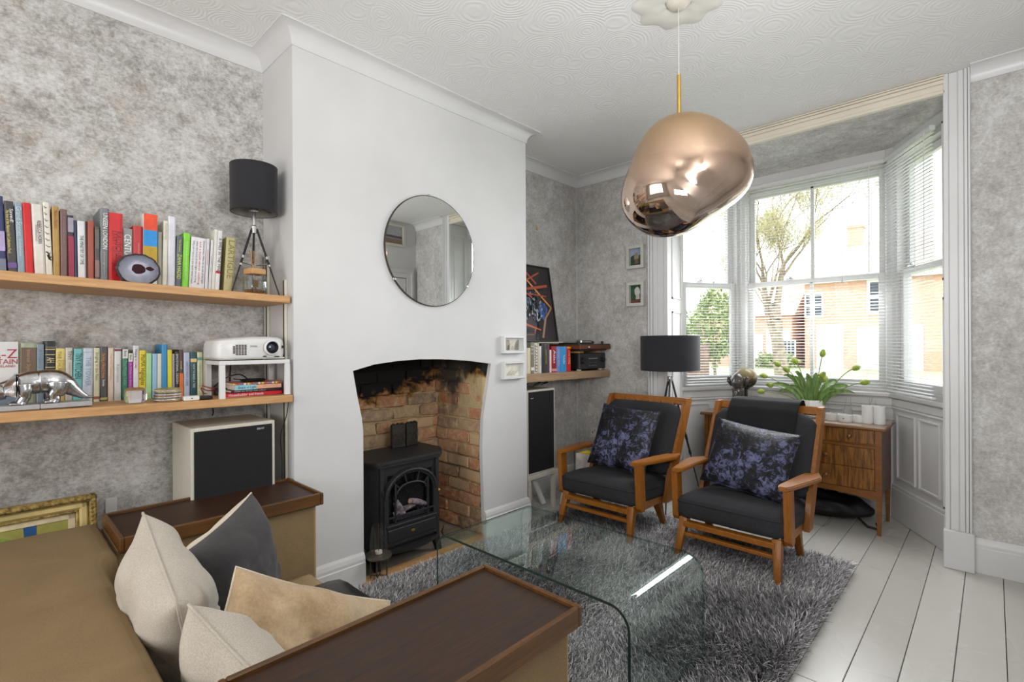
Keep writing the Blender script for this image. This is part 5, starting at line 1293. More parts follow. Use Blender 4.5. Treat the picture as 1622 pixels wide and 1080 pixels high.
# silver dinosaur bookends on a base in two halves
def dinosaur():
    sl = NT('chrome_silver'); v = sl.coords('Object'); n = sl.noise(v, 34, 5, .65, .5)
    sl.link(sl.ramp(n, [(.3, (160, 160, 162)), (.7, (214, 214, 216))]), sl.b.inputs['Base Color']); sl.b.inputs['Metallic'].default_value = 1; sl.b.inputs['Roughness'].default_value = .2; sl.bump(n, .3, .004); sl = sl.m
    gy = plain('grey_composite_base', (168, 168, 170), .35, var=.05)
    # x positions measured along the shelf; front half (head) at -x, rear half at +x; the join is at x=.135
    zb_ = zl(.1); y = 2.445
    def body_tube(pts, sq=.78, n=22):
        b = B(); P = []; m = len(pts)
        for i in range(m - 1):
            p0, p1, p2, p3 = pts[max(i - 1, 0)], pts[i], pts[i + 1], pts[min(i + 2, m - 1)]
            for k_ in range(5):
                u = k_ / 5; P.append([.5 * ((2 * b_) + (-a + c) * u + (2 * a - 5 * b_ + 4 * c - d) * u * u + (-a + 3 * b_ - 3 * c + d) * u ** 3) for a, b_, c, d in zip(p0, p1, p2, p3)])
        P.append(list(pts[-1]))
        b.tube([(p[0], p[1], p[2]) for p in P], [p[3] for p in P], n)
        return b
    halves = []
    for nm, x0, x1, lab in (('front', -.22, .1275, 'front half of a silver dinosaur bookend, with the frilled head'), ('rear', .1285, .268, 'rear half of the silver dinosaur bookend, with hind legs and tapering tail')):
        t = thing('dinosaur_bookend', lab, 'bookend', (0, y, zb_ + .002), 0, 'pair of silver dinosaur bookends')
        mk('base', B().box(x0, x1, -.05, .05, 0, .017, .002), gy, t); halves.append(t)
    f, r_ = halves
    zz = .017
    def merge(b, q):
        me = bpy.data.meshes.new('t'); q.bm.to_mesh(me); b.bm.from_mesh(me); q.bm.free(); bpy.data.meshes.remove(me)
    b = body_tube([(.1285, 0, .093, .041), (.15, 0, .094, .0425), (.175, 0, .090, .042), (.198, 0, .078, .034), (.217, 0, .060, .024), (.238, 0, .042, .015), (.258, 0, .030, .008), (.274, 0, .029, .003)])
    for v in b.bm.verts: v.co.y *= .8
    for s in (-1, 1):
        merge(b, body_tube([(.176, s * .020, .084, .036), (.174, s * .026, .062, .029), (.164, s * .028, .046, .018), (.168, s * .028, .031, .0155), (.162, s * .028, .020, .017)], n=14))
        b.box(.138, .176, s * .028 - .015, s * .028 + .015, zz, zz + .011, .004)
    mk('body', b, sl, r_, 179)
    b = body_tube([(.1275, 0, .093, .041), (.105, 0, .091, .041), (.08, 0, .084, .037), (.058, 0, .076, .031), (.03, 0, .068, .026)])
    for v in b.bm.verts: v.co.y *= .8
    for s in (-1, 1):
        merge(b, body_tube([(.086, s * .020, .080, .030), (.088, s * .027, .060, .023), (.090, s * .029, .044, .016), (.084, s * .029, .030, .0145), (.080, s * .029, .020, .016)], n=14))
        b.box(.05, .094, s * .029 - .015, s * .029 + .015, zz, zz + .010, .004)
    mk('body', b, sl, f, 179)
    b = body_tube([(.04, 0, .066, .028), (.01, 0, .060, .027), (-.02, 0, .054, .023), (-.045, 0, .045, .014), (-.06, 0, .036, .005)])
    for s in (-1, 1): b.tube([(.01, s * .012, .082), (-.015, s * .018, .105), (-.045, s * .02, .115)], [.007, .005, .001], 8)
    b.tube([(-.035, 0, .062), (-.045, 0, .075)], [.005, .001], 8)
    mk('head', b, sl, f, 179)
    b = B()
    def fr(a, c):
        th = -1.9 + 3.8 * a; r = .02 + .040 * c + (.003 * math.cos(th * 9) if c > .9 else 0)
        return (.030 + .038 * c, .9 * r * math.sin(th), .064 + r * math.cos(th))
    b.grid(40, 6, fr); b.grid(40, 6, lambda a, c: tuple(Vector(fr(a, c)) + Vector((.005, 0, 0))))
    mk('frill', b, sl, f, 179)
dinosaur()
# glass paperweight
t = thing('glass_paperweight', 'clear glass cube with rounded edges standing on the lower shelf', 'paperweight', (.402, 2.43, zl(.4)), math.radians(-18))
gl = NT('solid_clear_glass'); gl.b.inputs['Transmission Weight'].default_value = 1; gl.b.inputs['Roughness'].default_value = 0; gl.b.inputs['IOR'].default_value = 1.45
nn = gl.noise(gl.coords('Object'), 3, 1); gl.link(gl.ramp(nn, [(0, (250, 252, 252)), (1, (255, 255, 255))]), gl.b.inputs['Base Color'])
b = B().box(-.036, .036, -.022, .022, .001, .062, .018, seg=5); mk('glass_block', b, gl.m, t, 60)
# coasters: a pile of ten mismatched round ones
cols = [(170, 150, 120), (206, 200, 190), (120, 130, 100), (190, 180, 180), (160, 120, 90), (216, 212, 206), (110, 110, 120), (180, 160, 110), (210, 206, 200), (150, 140, 100)]
desc = ['tan', 'off-white', 'olive', 'pinkish grey', 'brown', 'white', 'slate', 'straw', 'pale grey', 'khaki']
for i in range(10):
    z = zl(.5) + .0035 * 0 + i * .0052
    o = mk('coaster', B().lathe([(0, .0), (.044, 0), (.046, .0015), (.046, .0035), (.044, .0048), (0, .0048)], n=28), plain('coaster_%d' % i, cols[i], .6, var=.25, scale=60), loc=(.508 + R.uniform(-.005, .005), 2.435 + R.uniform(-.004, .004), z + .0006), smooth=40)
    tag(o, '%s coaster, %s in the pile of round coasters' % (desc[i], ['lowest', 'second from the bottom', 'third from the bottom', 'fourth from the bottom', 'fifth from the bottom', 'fifth from the top', 'fourth from the top', 'third from the top', 'second from the top', 'topmost'][i]), 'coaster', 'pile of round coasters')
t = thing('white_switch_box', 'small white plastic switch box beside the coasters', 'box', (.582, 2.40, zl(.58)))
mk('casing', B().box(-.028, .028, -.018, .018, .0005, .019, .003), M['white_plastic'], t); mk('button', B().box(-.003, .003, -.0185, -.017, .008, .012), M['black'], t)
t = thing('black_puck', 'flat black round smart puck between the white box and the riser', 'gadget', (.632, 2.415, zl(.63)))
mk('casing', B().lathe([(0, 0.0005), (.032, .0005), (.036, .006), (.030, .014), (0, .016)], n=28), M['black'], t, 40)

# ================================================================ SPEAKERS
M['grille'] = plain('black_speaker_cloth', (24, 22, 26), .9)
def speaker(label, x0, y0, w, d, z0, h, badge):
    t = thing('loudspeaker', label, 'loudspeaker', (x0, y0, z0))
    b = B().box(0, w, .004, d, 0, h, .003); mk('cabinet', b, M['ivory'], t)
    b = ringbox(B(), 0, w, -.001, .0038, 0, h, .011, .0145, .0012)
    mk('front_trim', b, M['ivory'], t)
    g = mk('grille', B().box(.0115, w - .0115, -.004, .0035, .015, h - .015, .002), M['grille'], t)
    bx, bz = badge
    text('badge', 'B&W', .013, plain('ink_200_200_200', (200, 200, 200), .4), g, (bx, -.006, bz), (PI / 2, 0, 0), align='CENTER', width=.03)
    return t
speaker('large off-white loudspeaker with a black grille standing in the left alcove under the shelf', .578, 2.385, .332, .30, .33, .575, (.27, .545))
st = thing('speaker_stand', 'off-white stand under the left loudspeaker, hidden behind the sofa', 'stand', (.578, 2.385, 0))
mk('top', B().box(0, .332, 0, .30, .30, .33, .003), M['ivory'], st)
for x in (0, .30):
    for y in (0, .27): mk('leg', B().box(x, x + .032, y, y + .03, 0, .30, .002), M['ivory'], st)
speaker('tall off-white loudspeaker with a black grille in the right alcove on a white stand', 2.69, 2.43, .31, .27, .29, .62, (.045, .56))
st = thing('speaker_stand', 'low white stand with square legs under the right loudspeaker', 'stand', (2.70, 2.425, 0))
mk('top', B().box(-.012, .315, 0, .28, .255, .289, .003), M['ivory'], st)
for x in (0, .28):
    for y in (.004, .245): mk('leg', B().box(x, x + .028, y, y + .028, 0, .256, .002), M['ivory'], st)
# white tube leaning & the pale bottle under the stand
o = mk('cardboard_tube', B().tube([(2.97, 2.52, .015), (2.90, 2.60, .27)], .022, 16), M['white_plastic'], smooth=40); tag(o, 'white tube leaning under the right loudspeaker stand', 'tube')
t = thing('draught_bottle', 'slim cream bottle with a green foot on the floor by the left armchair', 'bottle', (2.965, 2.33, .0))
mk('body', B().lathe([(0, .05), (.020, .05), (.018, .09), (.008, .13), (.006, .2), (.007, .25), (0, .252)], n=16), M['ivory'], t, 60)
mk('foot', B().lathe([(0, .0), (.021, .0), (.021, .052), (0, .054)], n=16), plain('moss_green', (112, 130, 50), .6), t, 40)
# black cables on top of the right speaker
for i, p in enumerate(([(2.74, 2.55, .925), (2.72, 2.5, .95), (2.76, 2.48, .955), (2.75, 2.55, .93)], [(2.86, 2.52, .925), (2.84, 2.48, .95), (2.89, 2.47, .96), (2.86, 2.5, .935), (2.92, 2.47, .955)], [(2.93, 2.5, .93), (2.92, 2.46, .955), (2.97, 2.47, .96), (2.96, 2.5, .94), (3.0, 2.49, .95)])):
    cable('%s black cable loop on top of the right loudspeaker' % ('left', 'middle', 'right')[i], p, .003, M['black'], group='black cable loops on the right loudspeaker')

# ================================================================ LEFT: GILT PAINTING BEHIND THE SOFA
t = thing('gilt_framed_painting', 'green and blue painting in a wide gilt frame leaning behind the sofa', 'painting', (-.24, 2.585, .05), 0, rot=(math.radians(-7), 0, 0))
W, H = 1.09, .605
gm = NT('antique_gilt'); v = gm.coords('Object'); n = gm.noise(v, 60, 5, .7); gm.link(gm.ramp(n, [(.35, (96, 76, 36)), (.5, (164, 138, 76)), (.68, (206, 182, 118))]), gm.b.inputs['Base Color']); gm.b.inputs['Roughness'].default_value = .5; gm.b.inputs['Metallic'].default_value = .25; gm.bump(n, .6, .004); gm = gm.m
gl2 = plain('pale_gilt', (206, 184, 124), .45, .15, var=.1, scale=14)
def molding(parent, name, w, h, inset, prof_w, y0, y1, m, bev):
    i = inset
    for q in ((-w / 2 + i, w / 2 - i, h - i - prof_w, h - i), (-w / 2 + i, w / 2 - i, i, i + prof_w), (-w / 2 + i, -w / 2 + i + prof_w, i, h - i), (w / 2 - i - prof_w, w / 2 - i, i, h - i)):
        mk(name, B().box(q[0], q[1], y0, y1, q[2], q[3], bev), m, parent)
fr_ = molding(t, 'outer_moulding', W, H, 0, .024, -.045, .0, gm, .006)
molding(t, 'inner_moulding', W, H, .024, .030, -.03, .0, gl2, .008)
molding(t, 'slip', W, H, .054, .010, -.024, 0, gm, .003)
molding(t, 'mount', W, H, .064, .022, -.012, 0, plain('cream_mount', (224, 206, 168), .8), .001)
b = B()
for i in range(70): b.lathe([(0, -.006), (.006, 0), (0, .006)], (-W / 2 + .02 + i * .0152, -.046, H - .016), 6)
for i in range(36): b.lathe([(0, -.006), (.006, 0), (0, .006)], (W / 2 - .016, -.046, .02 + i * .0156), 6)
mk('beading', b, gm, t, kind='stuff')
bl, gr_, gr2 = (30, 84, 140), (150, 164, 70), (128, 156, 66)
sh = [((162, 158, 78), [(0, 0), (1, 0), (1, 1), (0, 1)]), (gr2, blob(.70, .70, .17, .30, 24, 1, .03)), (bl, [(.86, 1), (.90, 1), (.895, .6), (.87, .6)]), (bl, [(.52, .98), (.56, 1.0), (.545, .6), (.50, .6)]), ((96, 132, 60), bar2(.62, .86, .68, .93, .004, .002)), ((96, 132, 60), bar2(.68, .93, .78, .92, .002, .005)), ((30, 84, 140), blob(.2, .5, .12, .3, 14, 5, .1))]
art('canvas', t, W - .168, H - .168, plain('olive_ground', (162, 158, 78), .8), sh, loc=(0, -.006, .084))
o = mk('wall_socket', B().box(.345, .385, 2.722, 2.738, .50, .60, .002), M['white_plastic']); tag(o, 'white plastic trunking end on the wall beside the gilt frame', 'trunking')

# ================================================================ RIGHT ALCOVE
def alcove_art():
    W, H = .62, .625
    a = math.atan2(.10, .61)
    t = thing('abstract_painting', 'dark abstract painting with orange bars and blue shards leaning in the right alcove', 'painting', (3.25 - W / 2, 2.600, 1.262), 0, rot=(-a, 0, 0))
    boxframe(t, W, H, .02, .012, M['black'])
    bg_ = fabric('dark_canvas', (28, 24, 26), (58, 48, 48), 60, .7, 0, .2, 9, .6)
    og, rd_, bl_, lb, gy_, br = (206, 124, 40), (160, 66, 36), (70, 104, 186), (140, 170, 214), (190, 200, 206), (112, 84, 62)
    r = random.Random(3)
    sh = [((70, 62, 66), [(0, 0), (.62, 0), (.62, .35), (.0, .42)]), (bl_, [(.68, .55), (.84, .5), (.88, .42), (.78, .26), (.7, .36)]), (lb, [(.44, .60), (.53, .57), (.54, .49), (.49, .46)]), ((90, 120, 190), [(.25, .5), (.34, .5), (.36, .36), (.26, .38)])]
    for i in range(80):
        cx, cz = r.uniform(.3, .72), r.uniform(.24, .62); a_ = r.uniform(0, PI); l_ = r.uniform(.03, .09)
        sh.append((r.choice([gy_, lb, (110, 130, 160), (150, 160, 166)]), bar2(cx, cz, cx + l_ * math.cos(a_) * .5, cz + l_ * math.sin(a_), .012, .006)))
    for i in range(26):
        cx, cz = r.uniform(.3, .75), r.uniform(.22, .6); a_ = r.uniform(.8, 2.3)
        sh.append(((24, 22, 26), bar2(cx, cz, cx + .16 * math.cos(a_), cz + .2 * math.sin(a_), .008)))
    sh += [(og, bar2(.26, .93, .87, .43, .013)), (rd_, bar2(.34, .97, .62, .74, .014)), (rd_, bar2(.30, .72, .70, .90, .011)), (rd_, bar2(.42, .66, .84, .73, .018)), (rd_, bar2(.40, .60, .80, .58, .009)), (rd_, bar2(.22, .70, .5, .55, .012)), ((150, 110, 76), bar2(.87, .43, .72, .28, .014)), ((150, 120, 96), bar2(.72, .28, .62, .02, .018)), ((186, 96, 60), bar2(.28, .2, .6, .12, .018, .006)), ((186, 96, 60), bar2(.5, .16, .46, .07, .01, .004)), (br, bar2(.2, .05, .45, .06, .008)), (rd_, bar2(.08, .85, .26, .45, .012))]
    art('canvas', t, W - .024, H - .024, bg_, sh, loc=(0, -.008, .012))
alcove_art()
o = mk('magazine', B().box(2.9, 3.2, 2.5, 2.69, 1.2545, 1.2605, .001), plain('cream_magazine', (206, 190, 160), .7)); tag(o, 'cream magazine lying flat on the books under the abstract painting', 'magazine')
# receiver
t = thing('stereo_receiver', 'black stereo receiver with two knobs on the right alcove shelf', 'receiver', (3.325, 2.43, 1.0235))
mk('casing', B().box(0, .372, .012, .29, .016, .142, .004), M['black'], t)
fp = mk('front_panel', B().box(-.002, .374, 0, .014, .012, .145, .004), plain('anthracite_panel', (40, 41, 44), .4), t)
for x, r_k in ((.05, .028), (.335, .020)): mk('knob', B().lathe([(0, 0), (r_k, 0), (r_k * .92, .016), (0, .017)], n=24).xform(Matrix.Translation((x, 0, .085)) @ Matrix.Rotation(PI / 2, 4, 'X')), M['black'], fp, 40)
b = B()
for i in range(9): b.box(.13 + i * .014, .139 + i * .014, -.001, .001, .095, .103)
mk('display_digits', b, plain('pale_segment_digits', (150, 156, 158), .5), fp, kind='stuff')
b = B()
for i in range(8): b.box(.13 + i * .016, .138 + i * .016, -.002, .001, .062, .067)
for i in range(4): b.lathe([(0, 0), (.006, 0), (.006, .004), (0, .004)], (0, 0, 0), 10) if False else b.box(.13 + i * .03, .145 + i * .03, -.003, .001, .035, .045, .001)
mk('button_row', b, plain('grey_button', (84, 86, 90), .5), fp, kind='stuff')
for x in (.03, .33): mk('foot', B().lathe([(0, 0), (.02, 0), (.02, .013), (0, .013)], (x, .03, 0), 14), M['ivory'], t, 40)
for i, x in enumerate((.0, .25)):
    o = mk('wood_block', B().box(3.33 + x, 3.33 + x + .07, 2.44, 2.6, 1.169, 1.187, .002), M['oak']); tag(o, ('left', 'right')[i] + ' pale wooden packing block between the receiver and the turntable', 'wood block', 'wooden blocks under the turntable')
t = thing('turntable', 'walnut and black turntable with a silver tonearm above the receiver', 'turntable', (3.245, 2.365, 1.188))
mk('plinth', B().box(0, .44, 0, .33, .014, .05, .004), wood('turntable_walnut', (74, 36, 20), (120, 66, 34), .4, 0), t)
mk('badge', B().box(.11, .135, -.0015, .001, .026, .036), plain('ink_206_200_190', (206, 200, 190), .4), t)
mk('under_tray', B().box(.03, .41, .02, .31, 0, .015, .004), M['black'], t)
mk('deck', B().box(.002, .438, .002, .328, .05, .056, .002), plain('slate_deck', (56, 58, 62), .35), t)
mk('platter', B().lathe([(0, .056), (.145, .056), (.148, .062), (.145, .066), (0, .066)], (.17, .165, 0), 48), M['black'], t, 40)
mk('record', B().lathe([(0, .0665), (.14, .0665), (.14, .068), (0, .068)], (.17, .165, 0), 48), plain('vinyl', (16, 16, 18), .25), t, 40)
mk('tonearm', B().tube([(.385, .27, .085), (.36, .16, .085), (.30, .08, .078), (.27, .07, .07)], .004, 8).lathe([(0, .056), (.022, .056), (.02, .085), (.01, .09), (0, .09)], (.385, .27, 0), 16).tube([(.385, .27, .085), (.388, .31, .085)], .012, 10), M['chrome'], t, 40)
mk('headshell', B().box(.255, .285, .06, .075, .066, .076, .002).lathe([(0, .056), (.014, .056), (.014, .075), (0, .077)], (.05, .05, 0), 12).lathe([(0, .056), (.012, .056), (.012, .078), (0, .08)], (.40, .06, 0), 12), M['black'], t, 40)
# socket, hook
t = thing('wall_socket', 'cream double wall socket low on the window wall beside the left armchair', 'socket', (XW, 2.545, .42))
mk('plate', B().box(-.009, 0, -.045, .045, 0, .085, .002), M['ivory'], t)
mk('outlet', B().box(-.0105, -.008, -.028, -.02, .035, .05).box(-.0105, -.008, .018, .026, .035, .05).box(-.0105, -.008, -.004, .004, .055, .065), M['black'], t)
t = thing('picture_hook', 'small brass picture hook high on the right alcove wall', 'hook', (3.157, YB, 2.19))
mk('plate', B().box(-.006, .006, -.003, 0, 0, .03, .001).tube([(0, -.003, .004), (0, -.012, -.004), (0, -.014, .008)], .0015, 6), M['brass'], t)
# record rack
t = thing('record_rack', 'wire rack of records standing behind the left armchair', 'rack', (3.27, 2.27, .03))
b = B()
for x in (-.02, .34):
    b.tube([(x, -.08, 0), (x, -.08, .40), (x, .16, .40), (x, .16, 0), (x, -.08, 0)], .003, 6)
for z in (.01, .36): b.tube([(-.02, -.08, z), (.34, -.08, z)], .003, 6).tube([(-.02, .16, z), (.34, .16, z)], .003, 6)
mk('wire_frame', b, M['black'], t, 60)
rc_ = [((206, 196, 190), 'pale pinkish'), ((216, 190, 40), 'bright yellow'), ((226, 210, 90), 'lemon yellow'), ((206, 186, 50), 'mustard yellow'), ((90, 140, 50), 'green'), ((40, 90, 140), 'blue'), ((60, 60, 62), 'dark grey'), ((176, 176, 170), 'light grey')]
for i, (c, nm) in enumerate(rc_):
    x = 3.255 + i * .042
    t = thing('record', '%s record sleeve standing in the wire rack behind the left armchair' % nm, 'record', (x, 2.20, .045), 0, 'records in the wire rack')
    mk('sleeve', B().box(0, .006, 0, .22, 0, .33, .001), plain('sleeve_%d' % i, c, .5, var=.15, scale=9), t)
    mk('inner_sleeve', B().box(.0015, .0045, -.0015, .21, .004, .326), M['paper'], t)

# ================================================================ WINDOW WALL
for i, (z, lab) in enumerate(((1.862, 'pale box frame with a photo of a statue against sky, upper one beside the bay'), (1.552, 'pale box frame with a white stone head photo, lower one beside the bay'))):
    f = thing('framed_photograph', lab, 'picture frame', (XW, 2.126, z), -PI / 2, 'pair of statue photographs beside the bay')
    h = .19 if i == 0 else .20
    boxframe(f, .16, h, .04, .026, M['pale_frame'])
    if i == 0: sh = [((150, 164, 190), [(0, .5), (1, .5), (1, 1), (0, 1)]), ((48, 66, 44), [(0, 0), (1, 0), (1, .7), (.7, .6), (.3, .66), (0, .55)]), ((150, 132, 112), blob(.5, .55, .2, .26, 12, 2)), ((110, 96, 82), [(.35, .1), (.68, .1), (.6, .4), (.42, .4)]), ((60, 50, 46), [(.25, 0), (.8, 0), (.8, .12), (.25, .12)])]
    else: sh = [((36, 76, 44), [(0, 0), (1, 0), (1, 1), (0, 1)]), ((206, 200, 196), blob(.56, .66, .26, .24, 12, 4)), ((190, 182, 180), [(.42, .22), (.78, .22), (.74, .52), (.46, .52)]), ((110, 60, 50), [(0, 0), (1, 0), (1, .17), (0, .17)])]
    art('photograph', f, .108, h - .052, M['paper'], sh, loc=(0, -.005, .026))
# floor lamp
tripod_lamp('black tripod floor lamp with a wide drum shade, standing beside the bay behind the armchairs', 3.49, 1.73, 0.0, .985, (.26, .24, .24), (-42, 78, 198), 1.048, 1.30, .211, .0075, name='floor_lamp', low=1)
# on the chest of drawers
ZS = .705
# bust: African-style head with raised hands at the ears, dark polished stone
def bust():
    st_ = plain('dark_polished_stone', (60, 54, 50), .22, coat=.4, var=.35, scale=25)
    t = thing('stone_bust', 'dark polished stone bust of a head on a tall neck in the bay', 'sculpture', (4.12, 1.465, ZS))
    b = B().lathe([(0, 0), (.055, 0), (.056, .01), (.052, .03), (.046, .09), (.044, .15), (.047, .18), (.03, .2)], n=24); mk('neck', b, st_, t, 60)
    b = B()
    def hd(a, c):
        th = 2 * PI * a; ph = PI * c
        x, y, z = math.sin(ph) * math.cos(th), math.sin(ph) * math.sin(th), math.cos(ph)
        p = Vector((x * .062, y * .052, z * .07))
        if x < 0:   # face is towards -x
            p.x -= .016 * math.exp(-((y / .22) ** 2) - ((z + .1) / .35) ** 2)      # nose
            p.x += .008 * math.exp(-((abs(y) - .38) / .2) ** 2 - ((z - .15) / .18) ** 2)  # eye sockets
            p.x -= .010 * math.exp(-((y / .35) ** 2) - ((z + .52) / .12) ** 2)     # lips
            p.x -= .008 * math.exp(-((y / .5) ** 2) - ((z + .85) / .2) ** 2)
        return p + Vector((0, 0, .235))
    b.grid(36, 28, hd); mk('head', b, st_, t, 179)
    b = B()
    for s in (-1, 1):
        b.tube([(-.0, s * .05, .20), (-.01, s * .068, .235), (-.005, s * .074, .262), (.012, s * .062, .28)], [.010, .015, .014, .006], 10)
    b.tube([(-.045, 0, .165), (-.062, 0, .14), (-.058, 0, .10)], [.012, .015, .008], 10)
    mk('ear', b, st_, t, 179)
bust()
t = thing('globe_lamp', 'amber and smoke glass globe lamp standing behind the stone bust', 'lamp', (4.19, 1.43, ZS))
k = NT('smoked_amber_glass'); g = k.add('TexCoord'); sp = k.add('SeparateXYZ'); k.link(g.outputs['Object'], sp.inputs[0])
mr_ = k.add('MapRange'); mr_.inputs['From Min'].default_value = .185; mr_.inputs['From Max'].default_value = .34; k.link(sp.outputs[2], mr_.inputs['Value'])
k.link(k.ramp(mr_.outputs[0], [(0, (36, 34, 32)), (.3, (70, 64, 54)), (.62, (160, 142, 100)), (1, (206, 190, 150))]), k.b.inputs['Base Color'])
k.b.inputs['Roughness'].default_value = .06; k.b.inputs['Transmission Weight'].default_value = .6; k.b.inputs['IOR'].default_value = 1.1; k.b.inputs['Coat Weight'].default_value = .6
mk('globe', B().lathe([(max(.001, .083 * math.sin(PI * i / 24)), .262 - .083 * math.cos(PI * i / 24)) for i in range(25)], n=36), k.m, t, 179)
mk('base', B().lathe([(0, 0), (.05, 0), (.05, .012), (.012, .02), (.012, .17), (.03, .185), (0, .187)], n=24), M['black'], t, 40)
t = thing('card_stand', 'small dark card leaning beside the stone bust', 'card', (4.15, 1.36, ZS)); mk('card', B().box(0, .01, -.02, .02, 0, .11, .001), M['black'], t)
# acrylic box
t = thing('acrylic_box', 'clear acrylic display box with dark inserts on the chest of drawers', 'box', (4.14, 1.25, ZS))
ac = thin_glass('clear_acrylic', (.92, .94, .95, 1), 1.5)
mk('case', B().box(-.07, .07, -.105, .105, 0, .115, .002), ac, t)
mk('shelf', B().box(-.066, .066, -.1, .1, .05, .056), plain('frosted_insert', (216, 216, 218), .3), t)
mk('insert', B().box(-.06, .0, -.1, -.045, .062, .1, .001).box(-.06, 0.02, .0, .06, .012, .04, .001), plain('slate_insert', (70, 74, 88), .4), t)
# tulips
def tulips():
    cx, cy = 4.13, .95
    t = thing('tulip_vase', 'ribbed white porcelain vase of green tulip buds on the chest of drawers', 'vase of flowers', (cx, cy, ZS))
    por = plain('white_porcelain', (232, 232, 228), .25, coat=.4, var=.01)
    b = B().lathe([(0, .0), (.052, 0), (.066, .02), (.072, .06), (.07, .1), (.066, .128), (.062, .128), (.066, .1), (.067, .06), (.05, .012), (0, .01)], n=96, flute=.025, nfl=18); mk('vase', b, por, t, 60)
    mk('water', B().lathe([(0, .09), (.062, .09)], n=24), plain('water_surface', (180, 196, 186), .05), t)
    gs = plain('tulip_stem_green', (112, 138, 60), .5, var=.12, scale=20)
    gb = NT('tulip_bud_green'); v = gb.coords('Object', (1, 1, .4)); n = gb.noise(v, 60, 3, .6); gb.link(gb.ramp(n, [(.3, (116, 142, 42)), (.7, (170, 188, 78))]), gb.b.inputs['Base Color']); gb.b.inputs['Roughness'].default_value = .5; gb.b.inputs['Subsurface Weight'].default_value = .1; gb = gb.m
    gl_ = NT('tulip_leaf_green'); v = gl_.coords('Object', (1, 1, .3)); n = gl_.noise(v, 50, 3, .6); gl_.link(gl_.ramp(n, [(.3, (78, 112, 60)), (.7, (134, 164, 86))]), gl_.b.inputs['Base Color']); gl_.b.inputs['Roughness'].default_value = .45; gl_ = gl_.m
    # bud positions measured: (y, z) in the plane x = 4.13, with depth offsets
    buds = [(.887, 1.145, 0, 0), (1.155, 1.075, -.02, -1.2), (1.055, 1.09, .03, -.2), (1.09, 1.035, -.04, -.9), (1.262, .985, .02, -1.4), (1.225, .918, .04, -1.45), (1.265, .873, -.03, -1.55), (.708, 1.06, .03, .9), (.652, .97, -.02, 1.3), (.885, 1.00, -.05, .2), (.90, .965, .05, .1)]
    for i, (y, z, dx, tilt) in enumerate(buds):
        e = Vector((dx, y - cy, z - ZS)); s0 = Vector((R.uniform(-.03, .03), (y - cy) * .12, .03))
        s1 = Vector((dx * .4, (y - cy) * .32, .18 + .0 * z)); 
        s2 = Vector((dx * .8, (y - cy) * .78, (z - ZS) * .92 + (.01 if tilt else -.03)))
        pts = []
        for q in range(13):
            u = q / 12; a = (1 - u) ** 3; b_ = 3 * u * (1 - u) ** 2; c_ = 3 * u * u * (1 - u); d_ = u ** 3
            pts.append(s0 * a + s1 * b_ + s2 * c_ + e * d_)
        mk('stem', B().tube(pts, .0032, 6), gs, t, 60)
        d = (pts[-1] - pts[-2]).normalized(); q = d.to_track_quat('Z', 'Y').to_matrix().to_4x4()
        b = B()
        for p_ in range(6):
            a0 = p_ * PI / 3; rr = .0215 if p_ % 2 == 0 else .0200
            def pet(a, c, a0=a0, rr=rr):
                th = a0 + (a - .5) * 1.5 * (1 - .75 * c ** 2); r = rr * math.sin(PI * (.10 + .80 * c)) ** .65 * (1 - .35 * c * c)
                return (r * math.cos(th), r * math.sin(th), -.002 + .056 * c + .0015 * math.cos((a - .5) * PI))
            b.grid(6, 8, pet)
        b.xform(Matrix.Translation(e) @ q); mk('bud', b, gb, t, 179)
    lv = [(.16, -.28, .0), (.23, -.20, .3), (.15, -.16, -.3), (.24, -.05, .5), (.26, -.10, -.6), (.25, .03, .2), (.21, .09, -.5), (.20, .15, .6), (.17, .23, .1), (.13, .27, -.3), (.11, -.24, .5), (.19, -.12, .9), (.24, .0, -.9), (.14, .19, -.8), (.22, -.14, .1), (.23, .06, .8)]
    for i, (hgt, side, dep) in enumerate(lv):
        L_ = R.uniform(.015, .021); side = -side
        e = Vector((dep * .09, side, hgt + .06)); s0 = Vector((dep * .03, side * .15, .06)); s1 = Vector((dep * .05, side * .35, .15 + hgt * .5)); s2 = Vector((dep * .09, side * .8, hgt + .09))
        def lf(a, c, s0=s0, s1=s1, s2=s2, e=e, L_=L_):
            u = c; p = s0 * (1 - u) ** 3 + s1 * 3 * u * (1 - u) ** 2 + s2 * 3 * u * u * (1 - u) + e * u ** 3
            w_ = L_ * (math.sin(PI * min(1, .18 + .82 * u)) ** .8) * (1.0 if u < .97 else .3)
            tg = (s1 - s0) * 3 * (1 - u) ** 2 + (s2 - s1) * 6 * u * (1 - u) + (e - s2) * 3 * u * u
            sd = tg.cross(Vector((-1, .25 + .3 * math.sin(i * 2.1), .35 * math.cos(i * 1.7)))).normalized()
            f = (a - .5) * 2
            return tuple(p + sd * f * w_ + Vector((-.45 * abs(f) * w_, 0, .1 * abs(f) * w_)))
        mk('leaf', B().grid(4, 16, lf), gl_, t, 179)
tulips()
